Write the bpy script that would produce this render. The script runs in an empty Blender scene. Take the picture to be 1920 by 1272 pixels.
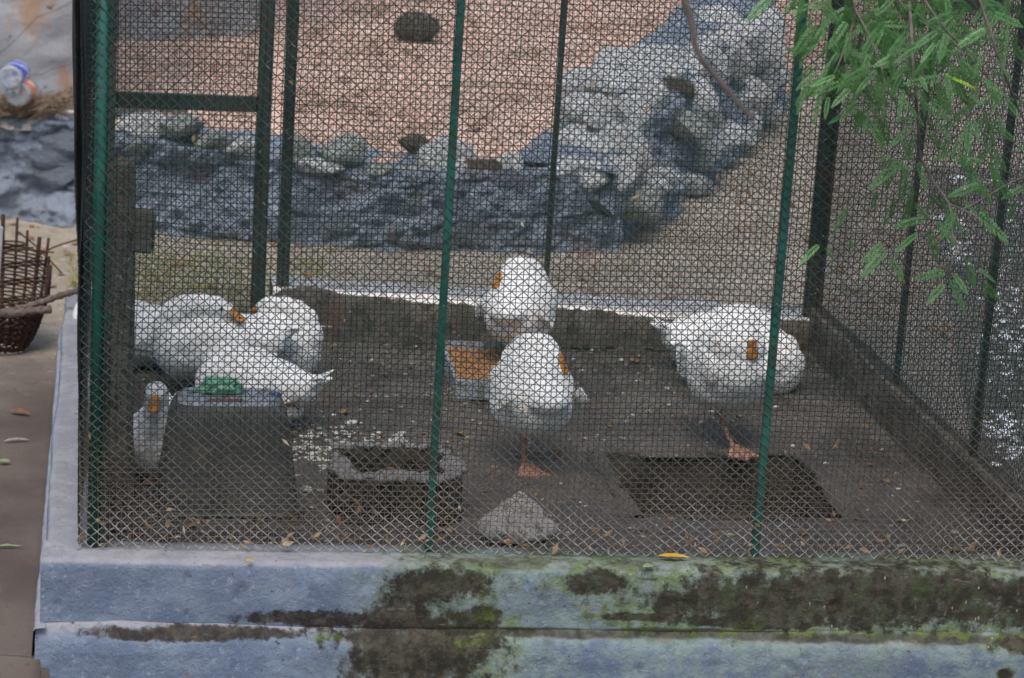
import bpy, bmesh, math, random
import numpy as np
from mathutils import Vector, Matrix, Euler
R = math.radians
random.seed(7); rng = np.random.default_rng(7)
scene = bpy.context.scene
COL = scene.collection

# ------------------------------------------------------------------ camera, sky, sun, exposure
CAM = Vector((0.047, -5.832, 2.10)); PITCH, ROLL, YAW, FPX = R(14.5), R(3.6), R(10.0), 4500.0
_f = Vector((math.sin(YAW)*math.cos(PITCH), math.cos(YAW)*math.cos(PITCH), -math.sin(PITCH)))
_r0 = Vector((math.cos(YAW), -math.sin(YAW), 0)); _u0 = _r0.cross(_f)
_r = _r0*math.cos(ROLL) + _u0*math.sin(ROLL); _u = -_r0*math.sin(ROLL) + _u0*math.cos(ROLL)
cd = bpy.data.cameras.new('camera'); cam = bpy.data.objects.new('camera', cd); COL.objects.link(cam)
cd.sensor_width = 36; cd.lens = 36*FPX/1920; cd.clip_start = .05; cd.clip_end = 400
cd.dof.use_dof = True; cd.dof.focus_distance = 6.6; cd.dof.aperture_fstop = 4.4
cam.matrix_world = Matrix((( _r.x,_u.x,-_f.x,CAM.x),(_r.y,_u.y,-_f.y,CAM.y),(_r.z,_u.z,-_f.z,CAM.z),(0,0,0,1)))
scene.camera = cam

w = bpy.data.worlds.new('World'); scene.world = w; w.use_nodes = True
nt = w.node_tree; bg = nt.nodes['Background']; sky = nt.nodes.new('ShaderNodeTexSky')
sky.sky_type = 'NISHITA'; sky.sun_disc = False; sky.sun_elevation = R(62); sky.sun_rotation = R(200)
sky.dust_density = 3.0; sky.air_density = 1.0; sky.ozone_density = 1.0
nt.links.new(sky.outputs[0], bg.inputs[0]); bg.inputs[1].default_value = .11
sd = bpy.data.lights.new('sun', 'SUN'); sd.energy = 1.15; sd.angle = R(30); sd.color = (1, .96, .9)
sun = bpy.data.objects.new('sun', sd); COL.objects.link(sun)
_az = R(200); _el = R(62)
_sv = Vector((math.sin(_az)*math.cos(_el), math.cos(_az)*math.cos(_el), math.sin(_el)))
sun.rotation_euler = _sv.to_track_quat('Z', 'Y').to_euler(); sun.location = (0, 0, 8)
vs = scene.view_settings; vs.view_transform = 'Standard'; vs.look = 'None'; vs.gamma = 1; vs.use_curve_mapping = False
vs.exposure = 0.68
scene.cycles.max_bounces = 8; scene.cycles.transparent_max_bounces = 16
scene.cycles.use_denoising = True

def at(px, py, Y=None, Z=None):
    """world point seen at a photo pixel, at depth Y or height Z (used while laying the scene out)"""
    d = _f*FPX + _r*(px-960) + _u*(636-py)
    t = (Y-CAM.y)/d.y if Y is not None else (Z-CAM.z)/d.z
    return CAM + d*t

# ------------------------------------------------------------------ helpers
def tag(o, label=None, cat=None, group=None, kind=None):
    if label: o['label'] = label
    if cat: o['category'] = cat
    if group: o['group'] = group
    if kind: o['kind'] = kind
    return o
def empty(name, loc=(0,0,0), rz=0, label=None, cat=None, group=None):
    o = bpy.data.objects.new(name, None); COL.objects.link(o); o.location = loc; o.rotation_euler = (0,0,rz)
    o.empty_display_size = .05
    return tag(o, label, cat, group)
def link(name, me, mat=None, parent=None, smooth=True):
    if mat is not None:
        if len(me.materials) == 0: me.materials.append(mat)
    if smooth: me.polygons.foreach_set('use_smooth', [True]*len(me.polygons))
    o = bpy.data.objects.new(name, me); COL.objects.link(o)
    if parent: o.parent = parent
    return o
def mesh(name, V, F):
    me = bpy.data.meshes.new(name)
    if isinstance(F, np.ndarray):
        V = np.asarray(V, dtype=np.float32); n, k = F.shape
        me.vertices.add(len(V)); me.vertices.foreach_set('co', V.ravel())
        me.loops.add(n*k); me.loops.foreach_set('vertex_index', F.astype(np.int32).ravel())
        me.polygons.add(n); me.polygons.foreach_set('loop_start', np.arange(0, n*k, k, dtype=np.int32))
        me.update(calc_edges=True)
    else:
        me.from_pydata([tuple(v) for v in V], [], F); me.update()
    return me

def _h(ix, iy, iz, s):
    n = (ix*374761393 + iy*668265263 + iz*2147483647*7 + iz*1274126177 + s*144665) & 0xffffffff
    n = ((n ^ (n >> 13))*1274126177) & 0xffffffff
    n = ((n ^ (n >> 16))*2246822519) & 0xffffffff
    return ((n ^ (n >> 15)) & 0xffffff)/float(0xffffff)
def vnoise(x, y, z=0., s=0):
    x = np.asarray(x, float); y = np.asarray(y, float) + 0*x; z = np.asarray(z, float) + 0*x
    ix, iy, iz = np.floor(x).astype(np.int64), np.floor(y).astype(np.int64), np.floor(z).astype(np.int64)
    fx, fy, fz = x-ix, y-iy, z-iz
    fx, fy, fz = fx*fx*(3-2*fx), fy*fy*(3-2*fy), fz*fz*(3-2*fz)
    o = 0
    for a in (0, 1):
        for b in (0, 1):
            for c in (0, 1):
                o = o + _h(ix+a, iy+b, iz+c, s)*(fx if a else 1-fx)*(fy if b else 1-fy)*(fz if c else 1-fz)
    return o*2-1
def fbm(x, y, z=0., s=0, o=4, g=.5):
    r = 0; a = 1.
    for k in range(o):
        r = r + a*vnoise(np.asarray(x)*2**k, np.asarray(y)*2**k, np.asarray(z)*2**k, s+k*17); a *= g
    return r
def grid(name, nu, nv, fn, mat=None, parent=None):
    """fn(U,V) -> X,Y,Z arrays, U,V in 0..1"""
    U, Vv = np.meshgrid(np.linspace(0, 1, nu), np.linspace(0, 1, nv), indexing='ij')
    X, Y, Z = fn(U, Vv)
    P = np.stack([X+0*U, Y+0*U, Z+0*U], -1).reshape(-1, 3)
    i = np.arange(nu*nv).reshape(nu, nv)
    F = np.stack([i[:-1, :-1], i[1:, :-1], i[1:, 1:], i[:-1, 1:]], -1).reshape(-1, 4)
    return link(name, mesh(name, P, F), mat, parent)
def tubes(paths, rad, n=4):
    """many tubes as arrays: paths (m, k, 3); rad scalar or (m,k)"""
    P = np.asarray(paths, float); m, k, _ = P.shape
    T = np.empty_like(P); T[:, 1:-1] = P[:, 2:]-P[:, :-2]; T[:, 0] = P[:, 1]-P[:, 0]; T[:, -1] = P[:, -1]-P[:, -2]
    T /= np.linalg.norm(T, axis=2, keepdims=True)+1e-9
    ref = np.zeros_like(T); mz = np.abs(T[..., 0]) > .9; ref[..., 0] = ~mz; ref[..., 1] = mz
    A = np.cross(T, ref); A /= np.linalg.norm(A, axis=2, keepdims=True)+1e-9; B = np.cross(T, A)
    rad = np.broadcast_to(np.asarray(rad, float), (m, k))[..., None]
    V = np.stack([P + rad*(A*math.cos(2*math.pi*j/n)+B*math.sin(2*math.pi*j/n)) for j in range(n)], 2)
    idx = np.arange(m*k*n).reshape(m, k, n); nx = np.roll(idx, -1, axis=2)
    F = np.stack([idx[:, :-1], nx[:, :-1], nx[:, 1:], idx[:, 1:]], -1).reshape(-1, 4)
    return V.reshape(-1, 3), F
def join(parts):
    Vs, Fs, o = [], [], 0
    for V, F in parts:
        Vs.append(V); Fs.append(F+o); o += len(V)
    return np.concatenate(Vs), np.concatenate(Fs)
def tube(name, pts, rad, mat, parent=None, n=8, cap=True):
    pts = np.array(pts, float)[None]; r = np.array(rad, float) if np.ndim(rad) else float(rad)
    V, F = tubes(pts, r if np.ndim(r) == 0 else r[None], n)
    F = [tuple(f) for f in F]; k = pts.shape[1]
    if cap: F += [tuple(range(n))[::-1], tuple(range((k-1)*n, k*n))]
    return link(name, mesh(name, V, F), mat, parent)
def box(name, c, s, mat, parent=None, bev=.004, rot=(0,0,0), jit=0):
    bm = bmesh.new(); bmesh.ops.create_cube(bm, size=1)
    bmesh.ops.scale(bm, vec=s, verts=bm.verts)
    if bev: bmesh.ops.bevel(bm, geom=bm.edges[:], offset=bev, segments=2, affect='EDGES')
    if rot != (0,0,0): bmesh.ops.rotate(bm, cent=(0,0,0), matrix=Euler(rot).to_matrix(), verts=bm.verts)
    bmesh.ops.translate(bm, vec=c, verts=bm.verts)
    me = bpy.data.meshes.new(name); bm.to_mesh(me); bm.free()
    return link(name, me, mat, parent, smooth=False)
def smooth_path(pts, k=6):
    """Catmull-Rom through points"""
    P = [np.array(p, float) for p in pts]; P = [2*P[0]-P[1]]+P+[2*P[-1]-P[-2]]; out = []
    for i in range(1, len(P)-2):
        for j in range(k):
            t = j/k; a, b, c, d = P[i-1], P[i], P[i+1], P[i+2]
            out.append(.5*((2*b)+(c-a)*t+(2*a-5*b+4*c-d)*t*t+(3*b-a-3*c+d)*t**3))
    out.append(P[-2]); return np.array(out)

# ------------------------------------------------------------------ materials
class NT:
    def __init__(s, name):
        s.m = bpy.data.materials.new(name); s.m.use_nodes = True; s.t = s.m.node_tree
        s.b = s.t.nodes['Principled BSDF']; s.tc = s.t.nodes.new('ShaderNodeTexCoord')
    def n(s, ty, **k):
        x = s.t.nodes.new(ty)
        for a, v in k.items(): setattr(x, a, v)
        return x
    def l(s, a, b): s.t.links.new(a, b)
    def put(s, sock, v):
        if isinstance(v, bpy.types.NodeSocket): s.l(v, sock)
        else: sock.default_value = v
    def math(s, op, a, b=0., c=None):
        x = s.n('ShaderNodeMath', operation=op); s.put(x.inputs[0], a); s.put(x.inputs[1], b)
        if c is not None: s.put(x.inputs[2], c)
        return x.outputs[0]
    def co(s, scale=(1,1,1), kind='Object'):
        mp = s.n('ShaderNodeMapping'); s.l(s.tc.outputs[kind], mp.inputs[0]); mp.inputs['Scale'].default_value = scale; return mp.outputs[0]
    def noise(s, sc, det=4, rough=.55, vec=None, dist=0.):
        x = s.n('ShaderNodeTexNoise'); s.l(vec if vec else s.tc.outputs['Object'], x.inputs['Vector'])
        x.inputs['Scale'].default_value = sc; x.inputs['Detail'].default_value = det; x.inputs['Roughness'].default_value = rough
        x.inputs['Distortion'].default_value = dist; return x.outputs['Fac']
    def vor(s, sc, vec=None, feat='F1', out='Distance'):
        x = s.n('ShaderNodeTexVoronoi', feature=feat); s.l(vec if vec else s.tc.outputs['Object'], x.inputs['Vector'])
        x.inputs['Scale'].default_value = sc; return x.outputs[out]
    def ss(s, v, a, b):
        x = s.n('ShaderNodeMapRange', interpolation_type='SMOOTHSTEP'); s.put(x.inputs[0], v)
        x.inputs[1].default_value = a; x.inputs[2].default_value = b; return x.outputs[0]
    def mix(s, f, a, b):
        x = s.n('ShaderNodeMix', data_type='RGBA'); s.put(x.inputs[0], f)
        for i, v in ((6, a), (7, b)):
            s.put(x.inputs[i], v if isinstance(v, bpy.types.NodeSocket) else (*v, 1)[:4])
        return x.outputs[2]
    def bump(s, h, st=.5, d=.01):
        x = s.n('ShaderNodeBump'); s.l(h, x.inputs['Height']); x.inputs['Strength'].default_value = st; x.inputs['Distance'].default_value = d
        s.l(x.outputs[0], s.b.inputs['Normal'])
    def done(s, col=None, rough=.8, spec=.3, **k):
        if col is not None: s.put(s.b.inputs['Base Color'], col if isinstance(col, bpy.types.NodeSocket) else (*col, 1))
        s.put(s.b.inputs['Roughness'], rough); s.b.inputs['Specular IOR Level'].default_value = spec
        for a, v in k.items(): s.put(s.b.inputs[a.replace('_', ' ')], v)
        return s.m

def mottled(name, cols, sc=8, rough=.85, bump=.5, bd=.01, bsc=None, spec=.25, **k):
    """base colour wandering between several tones by two noises"""
    m = NT(name); c = m.mix(m.ss(m.noise(sc, 6), .35, .65), cols[0], cols[1])
    if len(cols) > 2: c = m.mix(m.ss(m.noise(sc*2.7, 5, .6), .52, .62), c, cols[2])
    if len(cols) > 3: c = m.mix(m.ss(m.noise(sc*9, 4, .7), .6, .66), c, cols[3])
    m.bump(m.noise(bsc or sc*6, 8, .7), bump, bd)
    return m.done(c, rough, spec, **k)

# painted, mouldy wall ------------------------------------------------
def wall_material():
    m = NT('blue_limewash_mould'); sep = m.n('ShaderNodeSeparateXYZ'); m.l(m.tc.outputs['Object'], sep.inputs[0])
    x, y, z = sep.outputs
    n1 = m.noise(9, 8, .65); n2 = m.noise(30, 6, .7); n3 = m.noise(3.2, 4)
    base = m.mix(m.ss(n1, .38, .66), (.165,.215,.30), (.25,.31,.395))
    base = m.mix(m.ss(n3, .5, .7), base, (.20,.24,.33))
    base = m.mix(m.math('MULTIPLY', m.ss(m.noise(50, 5, .75), .57, .66), .5), base, (.46,.5,.58))
    # vertical rain streaks
    st = m.noise(14, 5, .6, m.co((1, 1, .12)))
    base = m.mix(m.math('MULTIPLY', m.ss(st, .52, .7), .35), base, (.17,.205,.27))
    # chalky whiter top face
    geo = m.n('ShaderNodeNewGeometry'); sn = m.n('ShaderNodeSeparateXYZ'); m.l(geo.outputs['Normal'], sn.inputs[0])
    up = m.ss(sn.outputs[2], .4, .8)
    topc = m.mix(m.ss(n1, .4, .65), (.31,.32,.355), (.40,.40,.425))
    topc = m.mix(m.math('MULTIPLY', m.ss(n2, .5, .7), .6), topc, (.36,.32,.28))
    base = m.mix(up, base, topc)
    # mould patches: (cx, cz, rx, rz) on the outer face
    E = [(.85,-.225,.215,.14),(.90,-.055,.15,.055),(.62,-.15,.22,.022),(.30,-.185,.27,.017),(.16,-.19,.12,.012),(1.93,-.080,.56,.088),(2.15,-.03,.4,.04),(1.30,-.045,.10,.035),
         (1.43,-.135,.13,.013),(2.48,-.10,.12,.06),(1.0,-.145,.09,.04),(2.42,-.27,.025,.02),(1.8,-.145,.3,.02),(2.45,-.19,.10,.02)]
    best = None
    for cx, cz, rx, rz in E:
        dx = m.math('MULTIPLY', m.math('SUBTRACT', x, cx), 1/rx); dz = m.math('MULTIPLY', m.math('SUBTRACT', z, cz), 1/rz)
        d = m.math('SQRT', m.math('ADD', m.math('MULTIPLY', dx, dx), m.math('MULTIPLY', dz, dz)))
        best = d if best is None else m.math('SMOOTH_MIN', best, d, .25)
    w1 = m.math('MULTIPLY', m.math('SUBTRACT', m.noise(7, 9, .68), .5), 1.9)
    w2 = m.math('ADD', m.math('MULTIPLY', m.math('SUBTRACT', n2, .5), 1.5), m.math('MULTIPLY', m.math('SUBTRACT', m.noise(16, 6, .7, m.co((1,1,.25))), .5), 1.1))
    fld = m.math('ADD', best, m.math('ADD', w1, w2))
    front = m.ss(m.math('ADD', y, m.math('MULTIPLY', x, .034)), .02, -.03)
    right = m.ss(m.math('ADD', x, m.math('MULTIPLY', n3, .3)), .85, 1.25)
    gz = m.math('MULTIPLY', right, m.ss(m.math('ADD', n1, m.math('MULTIPLY', n2, .4)), .55, .8))
    base = m.mix(m.math('MULTIPLY', gz, .6), base, (.30,.40,.33))
    # green film over the right part of the ledge and round the patches
    halo = m.math('MULTIPLY', m.ss(fld, 1.75, 1.0), m.ss(m.math('ADD', x, m.math('MULTIPLY', n1, .4)), .7, 1.1))
    base = m.mix(m.math('MULTIPLY', halo, .75), base, m.mix(m.ss(n2, .4, .6), (.15,.19,.115), (.26,.315,.26)))
    lg = m.math('MULTIPLY', m.math('MULTIPLY', up, right), m.ss(m.noise(6, 6, .65), .38, .55))
    base = m.mix(m.math('MULTIPLY', lg, .9), base, m.mix(m.ss(n2, .42, .6), (.06,.075,.035), (.155,.17,.115)))
    # crack line grime
    cz = m.math('ABSOLUTE', m.math('ADD', z, m.math('ADD', .178, m.math('MULTIPLY', m.math('SUBTRACT', m.noise(5, 5, .6), .5), .03))))
    crack = m.ss(m.math('SUBTRACT', cz, m.math('MULTIPLY', n1, .022)), .004, -.006)
    dk = m.math('MAXIMUM', m.ss(fld, 1.15, .72), m.math('MULTIPLY', m.math('MULTIPLY', crack, m.ss(x, .55, 1.0)), .85))
    dk = m.math('MULTIPLY', dk, front)
    dcol = m.mix(m.ss(n2, .4, .62), (.034,.026,.018), (.09,.074,.052))
    dcol = m.mix(m.math('MULTIPLY', m.math('MULTIPLY', m.ss(m.noise(13, 8, .75), .47, .66), .85), m.ss(x, .7, 1.2)), dcol, (.060,.085,.026))
    dcol = m.mix(m.math('MULTIPLY', m.ss(m.noise(26, 8, .75), .54, .68), .5), dcol, (.14,.16,.165))
    col = m.mix(m.math('MULTIPLY', dk, .93), base, dcol)
    # yellow-green moss blots at patch rims
    rim = m.math('MULTIPLY', m.ss(m.math('ABSOLUTE', m.math('SUBTRACT', fld, 1.12)), .16, .02), m.ss(m.math('ADD', x, m.math('MULTIPLY', n1, .5)), .95, 1.25))
    rim = m.math('MULTIPLY', rim, m.ss(m.noise(10, 4), .47, .58))
    col = m.mix(m.math('MULTIPLY', m.math('MULTIPLY', rim, front), m.math('MULTIPLY', n2, 1.2)), col, (.18,.25,.04))
    # bright moss run left of the middle
    for cx, cz_, rx, rz in ((1.03,-.10,.035,.08),(1.42,-.155,.10,.012),(1.72,-.16,.05,.018),(.97,-.20,.07,.014),(.62,-.195,.05,.010)):
        dx = m.math('MULTIPLY', m.math('SUBTRACT', x, cx), 1/rx); dz = m.math('MULTIPLY', m.math('SUBTRACT', z, cz_), 1/rz)
        d = m.math('SQRT', m.math('ADD', m.math('MULTIPLY', dx, dx), m.math('MULTIPLY', dz, dz)))
        mk = m.math('MULTIPLY', m.ss(m.math('ADD', d, m.math('ADD', w1, w2)), 1.1, .6), front)
        col = m.mix(m.math('MULTIPLY', m.math('MULTIPLY', mk, m.ss(m.noise(33, 6, .7), .40, .6)), .75), col, m.mix(m.ss(n2, .45, .6), (.075,.10,.025), (.17,.225,.07)))
    # small chips and pits
    col = m.mix(m.math('MULTIPLY', m.ss(m.noise(75, 3, .5), .69, .72), .8), col, (.07,.055,.045))
    col = m.mix(m.math('MULTIPLY', m.ss(m.noise(38, 5, .6, m.co((.35,.35,1.6))), .64, .68), .6), col, (.24,.20,.16))
    fl = m.ss(m.vor(42, m.co((1,1,.5))), .13, .09); fl = m.math('MULTIPLY', fl, m.math('MULTIPLY', m.ss(x, 1.1, 1.5), m.ss(m.noise(8, 3), .5, .56)))
    col = m.mix(m.math('MULTIPLY', fl, .75), col, (.42,.38,.30))
    h = m.math('ADD', m.noise(45, 8, .75), m.math('MULTIPLY', dk, -.35))
    m.bump(h, .8, .014)
    return m.done(col, .88, .2)
M_wall = wall_material()
M_dirtwall = mottled('grimy_inner_wall', [(.10,.082,.068),(.165,.14,.115),(.07,.058,.048),(.27,.235,.2)], 7, .9, .8)
M_rearwhite = mottled('rear_ledge_plaster', [(.78,.76,.74),(.82,.81,.80),(.5,.44,.38)], 9, .9, .5)

def floor_material():
    m = NT('wet_muddy_floor'); n1 = m.noise(3, 6, .6); n2 = m.noise(26, 6, .7); n3 = m.noise(90, 3, .6)
    c = m.mix(m.ss(n1, .35, .65), (.072,.059,.050), (.135,.114,.099))
    c = m.mix(m.ss(n2, .45, .65), c, (.08,.068,.06))
    c = m.mix(m.math('MULTIPLY', m.ss(n3, .6, .66), .8), c, (.34,.30,.26))
    c = m.mix(m.math('MULTIPLY', m.ss(m.noise(34, 4, .6, m.co((.4,1,1))), .66, .7), .8), c, (.17,.07,.035))
    sep = m.n('ShaderNodeSeparateXYZ'); m.l(m.tc.outputs['Object'], sep.inputs[0])
    wet = m.ss(m.noise(4.5, 5, .6), .45, .58); c = m.mix(m.math('MULTIPLY', wet, .45), c, (.05,.042,.036))
    h = m.math('ADD', m.noise(40, 8, .75), m.math('MULTIPLY', m.noise(8, 3), .6)); m.bump(h, .8, .016)
    r = m.math('SUBTRACT', .75, m.math('MULTIPLY', wet, .52))
    return m.done(c, r, .5)
M_floor = floor_material()
M_litter = mottled('litter', [(.16,.075,.035),(.30,.2,.1),(.09,.06,.04)], 40, .8, .3)

def ground_material():
    m = NT('dry_earth_ground'); sep = m.n('ShaderNodeSeparateXYZ'); m.l(m.tc.outputs['Object'], sep.inputs[0])
    x, y, z = sep.outputs
    n1 = m.noise(1.3, 6, .6); n2 = m.noise(18, 6, .7); n3 = m.noise(60, 3, .6)
    near = m.mix(m.ss(m.noise(2.4, 6), .35, .65), (.10,.081,.07), (.15,.124,.107))
    tan = m.mix(m.ss(n1, .35, .65), (.31,.26,.21), (.43,.37,.305))
    tan = m.mix(m.ss(m.noise(9, 6, .65), .5, .66), tan, (.26,.215,.17))
    tan = m.mix(m.math('MULTIPLY', m.ss(n2, .58, .64), .8), tan, (.55,.50,.42))
    c = m.mix(m.ss(m.math('ADD', y, m.math('MULTIPLY', n1, 1.2)), 2.4, 3.8), near, tan)
    # brown path right of the cage
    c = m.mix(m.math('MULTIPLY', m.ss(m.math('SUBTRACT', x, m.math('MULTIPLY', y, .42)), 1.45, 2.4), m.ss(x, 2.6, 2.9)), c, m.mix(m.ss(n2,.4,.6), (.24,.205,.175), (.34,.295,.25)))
    grn = m.math('MULTIPLY', m.ss(m.noise(30, 4, .6), .55, .62), m.math('MULTIPLY', m.ss(x, 1.2, .4), m.ss(y, 2.6, 3.2)))
    c = m.mix(m.math('MULTIPLY', grn, .7), c, (.22,.26,.07))
    c = m.mix(m.math('MULTIPLY', m.ss(n3, .63, .67), .5), c, (.09,.06,.045))
    m.bump(m.noise(50, 8, .7), .5, .012)
    return m.done(c, .9, .2)
M_ground = ground_material()
def terrace_material():
    m = NT('pink_earth'); n1 = m.noise(1.2, 5, .6); n2 = m.noise(14, 6, .7)
    c = m.mix(m.ss(n1, .35, .65), (.66,.45,.36), (.76,.55,.45))
    c = m.mix(m.ss(n2, .5, .66), c, (.54,.34,.26)); c = m.mix(m.math('MULTIPLY', m.ss(m.noise(2.2, 7, .7), .52, .64), .75), c, (.34,.24,.17))
    c = m.mix(m.math('MULTIPLY', m.ss(m.noise(22, 4, .6, m.co((.5,1,1))), .62, .66), .8), c, (.30,.13,.05))
    c = m.mix(m.math('MULTIPLY', m.ss(m.noise(35, 3, .6), .67, .7), .8), c, (.7,.68,.62))
    m.bump(n2, .5, .02); return m.done(c, .92, .15)
M_terrace = terrace_material()

def blue_rock():
    m = NT('blue_painted_rubble'); n1 = m.noise(5, 8, .65); n2 = m.noise(28, 7, .7)
    c = m.mix(m.ss(n1, .35, .65), (.29,.345,.435), (.41,.465,.555))
    c = m.mix(m.ss(n2, .52, .66), c, (.42,.46,.55))
    c = m.mix(m.ss(m.noise(8, 6, .7), .58, .68), c, (.27,.255,.235))
    m.bump(m.math('ADD', n2, n1), 1., .05); return m.done(c, .85, .25)
M_blue = blue_rock()
M_mortar = mottled('dark_joint', [(.05,.052,.065),(.09,.09,.11)], 9)
M_pale = mottled('lichen_white_stone', [(.74,.755,.76),(.82,.83,.84),(.58,.57,.53),(.3,.27,.22)], 7, .9, .8, .02)
M_greystone = mottled('grey_lichen_stone', [(.36,.39,.36),(.56,.60,.57),(.24,.24,.18)], 8, .9, .8, .02)
M_dkstone = mottled('dark_brown_stone', [(.13,.10,.08),(.20,.165,.13),(.10,.08,.06)], 9, .9, .8, .02)

def old_concrete():
    m = NT('rust_stained_concrete'); n1 = m.noise(3, 8, .6); st = m.noise(5, 6, .6, m.co((1,1,.35)))
    c = m.mix(m.ss(n1, .35, .65), (.30,.30,.31), (.42,.42,.43))
    c = m.mix(m.math('MULTIPLY', m.ss(st, .50, .64), .8), c, (.43,.25,.14))
    c = m.mix(m.math('MULTIPLY', m.ss(m.noise(20, 5, .6), .64, .69), .8), c, (.08,.07,.065))
    e = m.vor(2.3, m.co((1,1,.7)), 'DISTANCE_TO_EDGE')
    c = m.mix(m.math('MULTIPLY', m.ss(e, .008, .0), .5), c, (.10,.09,.085))
    m.bump(m.noise(30, 8, .7), .5, .02); return m.done(c, .9, .2)
M_oldconc = old_concrete()

def wire_material():
    m = NT('green_coated_wire'); sep = m.n('ShaderNodeSeparateXYZ'); m.l(m.tc.outputs['Object'], sep.inputs[0])
    z = m.math('ADD', sep.outputs[2], m.math('MULTIPLY', m.math('SUBTRACT', m.noise(6, 4), .5), .4))
    hi = m.mix(m.ss(m.noise(25, 4), .4, .6), (.018,.055,.046), (.04,.095,.078))
    mid = m.mix(m.ss(m.noise(25, 4), .4, .6), (.10,.095,.07), (.17,.155,.12))
    lo = m.mix(m.ss(m.noise(60, 4), .4, .62), (.26,.235,.20), (.48,.46,.44))
    hi = m.mix(m.math('MULTIPLY', m.ss(m.noise(9, 5, .65), .56, .66), .8), hi, (.10,.06,.035)); hi = m.mix(m.ss(m.noise(40, 3), .64, .68), hi, (.16,.2,.18))
    c = m.mix(m.ss(z, .6, .15), hi, mid); c = m.mix(m.ss(z, .2, .0), c, lo)
    return m.done(c, .5, .4)
M_wire = wire_material()
def fine_wire():
    m = NT('fine_weld_wire'); sep = m.n('ShaderNodeSeparateXYZ'); m.l(m.tc.outputs['Object'], sep.inputs[0])
    c = m.mix(m.ss(m.noise(12, 4), .4, .6), (.014,.026,.026), (.03,.036,.03))
    c = m.mix(m.ss(sep.outputs[2], .40, .05), c, (.17,.145,.118))
    return m.done(c, .6, .3)
M_fine = fine_wire()
M_dfine = mottled('dark_wire', [(.016,.022,.020),(.04,.038,.03)], 12, .6, .1)
M_side = mottled('weathered_side_wire', [(.06,.062,.052),(.105,.10,.082)], 12, .6, .1)
M_green = mottled('green_enamel', [(.008,.075,.055),(.012,.11,.08),(.02,.06,.045),(.06,.05,.04)], 9, .42, .25, .003, 60, .5)
M_frame = mottled('dark_green_steel', [(.022,.034,.028),(.035,.05,.04),(.05,.035,.025)], 9, .55, .3, .003, 60, .4)
M_white = None
def duck_mats():
    m = NT('white_plumage'); fe = m.vor(34, m.co((.55,1,1))); n = m.noise(3.5, 4)
    c = m.mix(m.ss(n, .4, .62), (.80,.805,.80), (.71,.705,.68))
    c = m.mix(m.math('MULTIPLY', m.ss(fe, .45, .75), .25), c, (.6,.58,.54))
    sep = m.n('ShaderNodeSeparateXYZ'); m.l(m.tc.outputs['Object'], sep.inputs[0])
    dirt = m.math('MULTIPLY', m.ss(m.math('ADD', sep.outputs[2], m.math('MULTIPLY', m.math('SUBTRACT', m.noise(14, 5), .5), .09)), -.065, -.125), .45)
    c = m.mix(dirt, c, (.33,.29,.23))
    m.bump(m.math('ADD', m.math('MULTIPLY', fe, -.7), m.math('MULTIPLY', m.noise(70, 4, .6, m.co((.3,1,1))), .5)), .5, .012)
    a = m.done(c, .8, .2, Sheen_Weight=.3)
    b = mottled('orange_bill', [(.42,.15,.025),(.50,.20,.035),(.28,.12,.03)], 25, .5, .2)
    l = mottled('orange_leg', [(.34,.16,.11),(.42,.23,.17),(.22,.12,.08)], 40, .6, .4, .003)
    e = NT('eye').done((.01,.01,.012), .1, .6)
    return a, b, l, e
M_plume, M_bill, M_leg, M_eye = duck_mats()
def dirty_plume():
    m = NT('soiled_plumage'); n = m.noise(9, 5)
    c = m.mix(m.ss(n, .35, .6), (.5,.47,.42), (.24,.215,.18)); m.bump(m.noise(60, 4), .4, .01); return m.done(c, .85, .2)
M_soiled = dirty_plume()

# ================================================================== SETTING
GZ = -.25; FZ = -.17
SK = -.034                         # the front runs very slightly skew
def fy(x): return SK*x
def ground_fn(U, V):
    X = -30+U*60; Y = -14+V*74
    return X, Y, GZ + 0*X
# coarse far ground (in four sheets round the detailed one) -----------------
def sheet(name, x0, x1, y0, y1, z, nu, nv, amp, sc, mat, seed=3, zfn=None):
    def fn(U, V):
        X = x0+(x1-x0)*U; Y = y0+(y1-y0)*V
        Z = z + amp*fbm(X*sc, Y*sc, 0, seed, 5)
        if zfn is not None: Z = Z + zfn(X, Y)
        return X, Y, Z
    o = grid(name, nu, nv, fn, mat); tag(o, kind='structure'); return o
# wall foot line (front face of the blue rubble wall), left to right, then turning away
WALL = [(-1.6, 5.25), (-.42, 5.10), (.5, 4.78), (1.25, 4.60), (2.40, 4.68)]
TURN = [(2.40, 4.68), (3.05, 6.1), (3.65, 7.4), (4.35, 9.1)]
BACK = [(4.35, 9.1), (5.6, 11.5), (7.5, 14.5)]
def foot_y(X): return np.interp(X, [p[0] for p in WALL+TURN[1:]+BACK[1:]], [p[1] for p in WALL+TURN[1:]+BACK[1:]])
def gz(X, Y):  # lower ground: dips for the pond on the right, steps down in front-left
    pond = np.clip(np.minimum((X-2.95-.305*(Y-1.8))/.9, np.minimum((7.6-Y)/.9, (9-X)/.5)), 0, 1)*.32
    step = np.clip((-.15-Y)/.05, 0, 1)*.6 + .5*((X > -.07) & (X < 2.7) & (Y < 2.7) & (Y > -.2))
    return -np.minimum(pond*1.6, .5) - step
g = sheet('ground', -6, 9, -1.2, 16, GZ, 420, 480, .006, 3, M_ground, 3, gz)
sheet('far_ground', -60, 70, -60, 120, GZ-.62, 30, 30, .0, 1, M_ground, 5)
# terrace behind the rubble wall
def tz(X, Y):
    d = Y-foot_y(X)
    return np.where(d > np.where(X > 2.2, .75, .33), 0, -1.2) + np.clip(d-.5, 0, 20)*.012 + .10*np.clip((X-1.2), 0, 2.5)*np.exp(-np.clip(d,0,9)/3.)
sheet('terrace', -6, 7.6, 4.4, 16, .07, 300, 260, .02, 1.6, M_terrace, 9, tz)

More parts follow.
